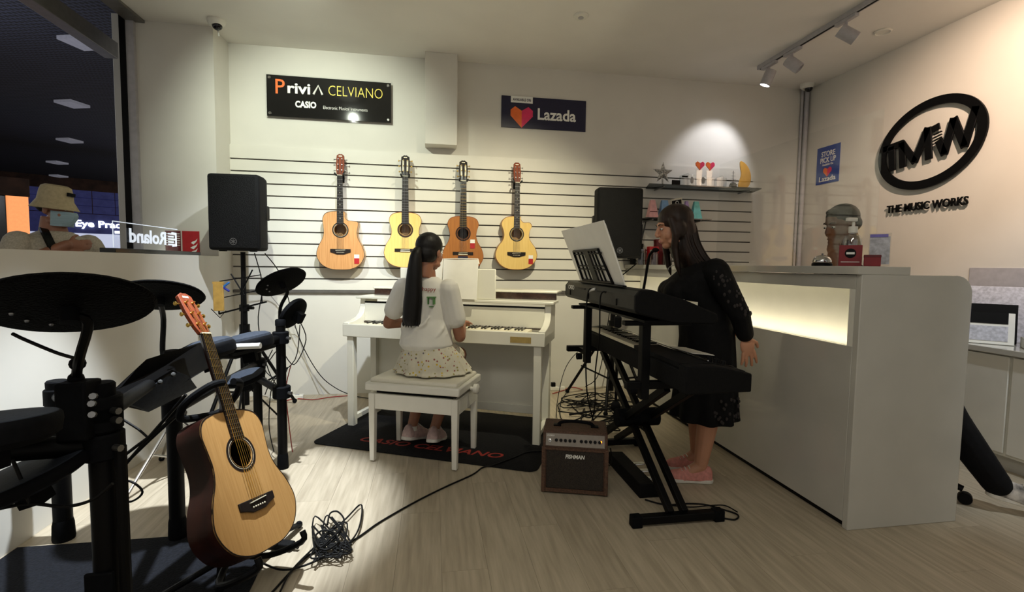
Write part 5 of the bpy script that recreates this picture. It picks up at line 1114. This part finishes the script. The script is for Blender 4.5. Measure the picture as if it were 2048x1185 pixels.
for (x, y, rz, rx) in ((2.87, 1.88, -2.25, -.15), (2.54, 2.12, -2.4, 0)): shoe(st_, (IV @ T(x, y, .20 if rx == 0 else .05) @ Matrix.Rotation(rz, 4, 'Z') @ Matrix.Rotation(rx, 4, 'X')), 'sneaker', 'sole', .27)
ch = thing('office_chair', 'black swivel chair with casters behind the counter end', 'chair', (2.50, 2.28, 0))
MB().lathe([(.0, .535), (.14, .54), (.15, .565), (.14, .59), (0, .595)], 28, T(-.17, .16, 0)).build('seat', 'cloth_dark', ch); MB().bar((0, 0, .505), (-.22, .2, .505), .10, .05).build('seat_plate', 'black', ch); MB().cyl((0, 0, .1), (0, 0, .49), .025, 14).build('column', 'black', ch)
for q in range(5):
    a = math.radians(-52+72*q); d_ = V((math.cos(a), math.sin(a), 0)); r_ = .33
    MB().tube([V((0, 0, .13)), d_*r_*.6+V((0, 0, .115)), d_*r_+V((0, 0, .075))], [.025, .02, .016], 10).build('base_arm', 'black', ch); c_ = MB().lathe([(.028, -.022), (.03, -.018), (.03, .018), (.028, .022)], 18, axisM(d_*(r_+.01)+V((0, 0, .0305)), V((-d_.y, d_.x, 0)))).build('caster', 'black', ch)
# --- man outside the half wall
mn = thing('person', 'person in bucket hat and face mask with black bag strap beyond the half wall', 'person', (-2.43, 3.63, -.03), math.radians(-118))
H = HM((0, .02, 1.545), math.radians(25), math.radians(-4), 0, 1.0)
b = MB(); add_head(b, H, False)
b.rings([(0, 0, .85, .16, .11), (0, 0, 1.1, .165, .11), (0, 0, 1.28, .18, .11), (0, 0, 1.36, .16, .09), (0, 0, 1.40, .07, .06), (0, 0, 1.46, .055, .055)])
for s in (-1, 1):
    e = V((s*.25, .04, 1.17)); w = V((s*.03, .165, 1.285+.03*s)); b.limb([V((s*.19, 0, 1.33)), e], [.055, .044]); b.limb([e, w], [.043, .032]); add_hand(b, w, (-s, .1, .05), (0, -1, 0), s, .5)
    b.limb([V((s*.09, 0, .85)), V((s*.1, .02, .47)), V((s*.1, -.02, .08))], [.09, .06, .04]); b.limb([V((s*.1, -.02, .06)), V((s*.1, .14, .04))], [.04, .035])
fused('body', b, 'skin_tan', mn, .006, 5); face_bits(mn, H, lips=False)
t = MB().rings([(0, 0, .82, .20, .15), (0, 0, 1.0, .20, .15), (0, 0, 1.2, .205, .145), (0, 0, 1.32, .20, .12), (0, 0, 1.385, .125, .09), (0, .0, 1.405, .085, .075)])
for s in (-1, 1): t.limb([V((s*.19, 0, 1.32)), V((s*.24, .025, 1.18))], [.078, .080])
ts = fused('tee_shirt', t, 'teegrey', mn, .009, 3)
fused('trousers', MB().limb([V((-.09, 0, .86)), V((-.1, .02, .47)), V((-.1, -.02, .06))], [.12, .085, .07]).limb([V((.09, 0, .86)), V((.1, .02, .47)), V((.1, -.02, .06))], [.12, .085, .07]), 'cloth_dark', mn, .012, 3)
MB().loft([[V((x+dx, y, z)) for dx, y, z in ((0, y0, z0), (.045, y0, z0+.01), (.045, y0-.02, z0+.01), (0, y0-.02, z0))] for x, y0, z0 in ((.05, .03, 1.415), (.075, .10, 1.38), (.07, .158, 1.28), (.03, .168, 1.15), (-.03, .168, 1.03), (-.1, .16, .9))]).build('bag_strap', 'black', mn)
MB().ell((0, -.04, .03), (.078, .075, .06), H, 16).build('hair', 'hair', mn)
hm = HM((0, .015, 1.585), math.radians(25), math.radians(-6), 0, 1.0)
ht = MB().lathe([(.0, .12), (.055, .119), (.075, .108), (.083, .08), (.092, .02), (.095, .015), (.122, -.032), (.125, -.033), (.122, -.037), (.089, .005), (.087, .0), (0, .09)], 36, hm).build('bucket_hat', 'khaki', mn)
MB().box(-.03, .087, .055, .03, .095, .078, hm @ Matrix.Rotation(.0, 4, 'Z')).build('hat_label', 'cloth_dark', ht)
mk = MB().loft([[H @ V((x, y, z)) for x, y in ((-.07, .02), (-.05, .075), (-.018, .108+dy), (.018, .108+dy), (.05, .075), (.07, .02))]+[H @ V((x, y, z)) for x, y in ((.066, .018), (.046, .07), (0, .104+dy), (-.046, .07), (-.066, .018), (-.068, .018))] for z, dy in ((-.010, .004), (-.03, .016), (-.055, .010), (-.08, -.006), (-.105, -.026))]).build('face_mask', 'mask', mn)
# ---------------------------------------------------------------- cables on the floor
rr = random.Random(21)
cable('power_cable', [fl(x, y) for x, y in [(540, 1190), (620, 1110), (700, 1085), (760, 1045), (830, 1005), (890, 975), (945, 950), (965, 936)]]+[fl(x, y, .014) for x, y in [(990, 930), (1030, 915), (1055, 905)]]+[V((.745, 2.96, .013)), V((.83, 3.06, .012))], .0045, 'cableblack', 'long black cable running from the floor front to the piano mat')
cable('power_cable', [fl(x, y, .018) for x, y in [(560, 1185), (585, 1140), (640, 1085), (690, 1040), (722, 1010), (720, 1050), (700, 1085), (655, 1112), (600, 1135), (560, 1140), (520, 1125)]], .004, 'cableblack', 'black cable making one big loop beside the coil')
pts = []
for k in range(46):
    a = k*2.1; q = .5+.5*math.sin(k*1.7); x = 668+30*math.sin(a*.9)+rr.uniform(-14, 14)-(46-k)*.3; y = 1075-48*math.cos(a)*q+rr.uniform(-12, 12)+(46-k)*.5; pts.append(fl(x, y, .030+.006*rr.random()))
cable('coiled_cable', pts, .0035, 'cableblack', 'tangled coil of thin black cable in front of the guitar stand')
cable('coiled_cable', [fl(x, y, .048) for x, y in [(655, 1050), (660, 1028), (675, 1024), (688, 1040), (680, 1060), (660, 1080), (640, 1095), (630, 1075), (645, 1062), (668, 1066), (676, 1085), (655, 1100), (640, 1098)]], .004, 'cableblack', 'small figure-of-eight cable loop on top of the black coil')
s = thing('foot_switch', 'slim black jack adapter lying among the coiled cables', 'adapter', fl(560, 1090, .016), math.radians(-20)); MB().box(-.06, -.02, -.015, .06, .02, .015).build('body', 'blackmatte', s, bevel=.006); MB().cyl((.06, 0, 0), (.085, 0, 0), .008, 10).build('strain_relief', 'rubber', s)
cable('loose_cable', [fl(x, y) for x, y in [(1290, 1000), (1330, 1010), (1375, 1008), (1410, 1010), (1440, 1018), (1475, 1030), (1470, 1040), (1445, 1037)]], .004, 'cableblack', 'black cable looping out from the near X stand foot')
cable('loose_cable', [fl(x, y, .016) for x, y in [(1330, 1010), (1380, 1015), (1420, 1012), (1450, 1012), (1475, 1025)]], .003, 'cableblack', 'thin cable beside the looping cable at the stand foot')
for k, (mt, lab) in enumerate([('cableblack', 'widest cable loop of the tangle behind the amplifier'), ('cableblack', 'lowest cable of the tangle near the amplifier handle'), ('cableblack', 'cable of the tangle nearest the back wall'), ('cableblack', 'short topmost cable of the tangle beside the piano')]):
    pts = []
    for j in range(15):
        x = (1200 if k < 3 else 1172)+rr.uniform(-1, 1)*(85 if k < 3 else 48); y = [825, 842, 800, 800][k]+rr.uniform(-1, 1)*(26 if k < 3 else 13); pts.append(fl(x, min(max(y, 785), 862), (.006, .019, .032, .046)[k]))
    cable('tangled_cable', pts, .0045, mt, lab, group=None)
cable('red_cable', [fl(x, y) for x, y in [(1105, 788), (1125, 782), (1145, 775), (1165, 780)]], .004, 'cablered', 'short red cable on the floor right of the piano')
cable('red_cable', [fl(x, y) for x, y in [(560, 806), (590, 798), (625, 800), (660, 795), (697, 792)]], .004, 'cablered', 'red cable along the back wall left of the piano')
cable('wall_cable', [V((-1.30, 4.1, 1.26)), V((-1.23, 4.3, 1.05)), V((-1.15, 4.45, .55)), V((-1.0, 4.48, .22)), V((-.85, 4.46, .08)), V((-.68, 4.42, .012)), V((-.5, 4.3, .012))], .004, 'cableblack', 'black cable dropping from the left loudspeaker to the piano')
cable('wall_cable', [V((-1.28, 4.1, .95)), V((-1.18, 4.5, .6)), V((-1.1, 4.52, .3)), V((-1.0, 4.5, .1)), V((-.95, 4.48, .01))], .003, 'conduit', 'pale thin cable on the white wall beside the drum posts')
cable('speaker_cable', [V((-1.36, 4.05, 1.262)), V((-1.34, 4.15, 1.0)), V((-1.36, 4.1, .7)), V((-1.32, 4.2, .3)), V((-1.25, 4.35, .06))], .004, 'cableblack', 'black cable hanging along the left loudspeaker pole')
cable('speaker_cable', [V((1.62, 4.1, 1.256)), V((1.66, 4.2, 1.15)), V((1.62, 4.15, 1.1)), V((1.6, 4.2, .8)), V((1.55, 4.3, .2)), V((1.45, 4.4, .04))], .004, 'cableblack', 'black cable hanging below the right loudspeaker')
cable('speaker_cable', [V((1.62, 4.1, 1.08)), V((1.72, 4.15, 1.14)), V((1.84, 4.2, 1.22))], .005, 'cableblack', 'black cable from the right loudspeaker up to the counter')
cable('keyboard_cable', [V((.826, 2.42, 1.078)), V((.80, 2.42, 1.06)), V((.80, 2.44, .9)), V((.85, 2.55, .5)), V((.97, 2.72, .2)), V((1.0, 2.84, .01))], .004, 'cableblack', 'black cable with a pale plug hanging from the upper keyboard rear')
tag(MB().tube([(.832, 2.40, 1.079), (.812, 2.43, 1.068)], .007, 10).tube([(.812, 2.43, 1.068), (.803, 2.436, 1.055)], [.005, .003], 8).build('cable_plug', 'whitetxt'), 'pale jack plug in the upper keyboard rear panel', 'plug')
cable('keyboard_cable', [V((.826, 2.22, 1.074)), V((.80, 2.23, 1.05)), V((.81, 2.26, .85)), V((.86, 2.45, .62)), V((.94, 2.68, .35)), V((.95, 2.90, .01))], .004, 'cableblack', 'second black cable hanging from the upper keyboard rear nearer the viewer')
cable('piano_cable', [V((.93, 3.45, .008)), V((.96, 3.60, .12)), V((1.10, 3.85, .36)), V((1.30, 3.95, .52)), V((1.53, 4.01, .60))], .003, 'cableblack', 'thin black cable rising from the floor by the piano to the loudspeaker stand')
cable('amp_cable', [V((.965, 2.47, .2)), V((1.01, 2.56, .1)), V((1.035, 2.66, .02)), V((1.06, 2.78, .01)), V((1.16, 2.80, .01))], .004, 'cableblack', 'black cable from the amplifier back to the pedal box')
cable('white_cable', [fl(x, y) for x, y in [(520, 790), (545, 796), (560, 800), (580, 798)]], .004, 'cablewhite', 'short white cable at the left power strip')
s = thing('wall_adapter', 'black plug adapter on the slat wall under the right loudspeaker', 'adapter', (1.76, YB-.022, 1.12)); MB().box(-.02, -.05, -.045, .02, 0, .045).build('body', 'black', s, bevel=.006); MB().box(-.045, -.006, -.05, .045, 0, .06).build('socket_plate', 'white', s, bevel=.003)
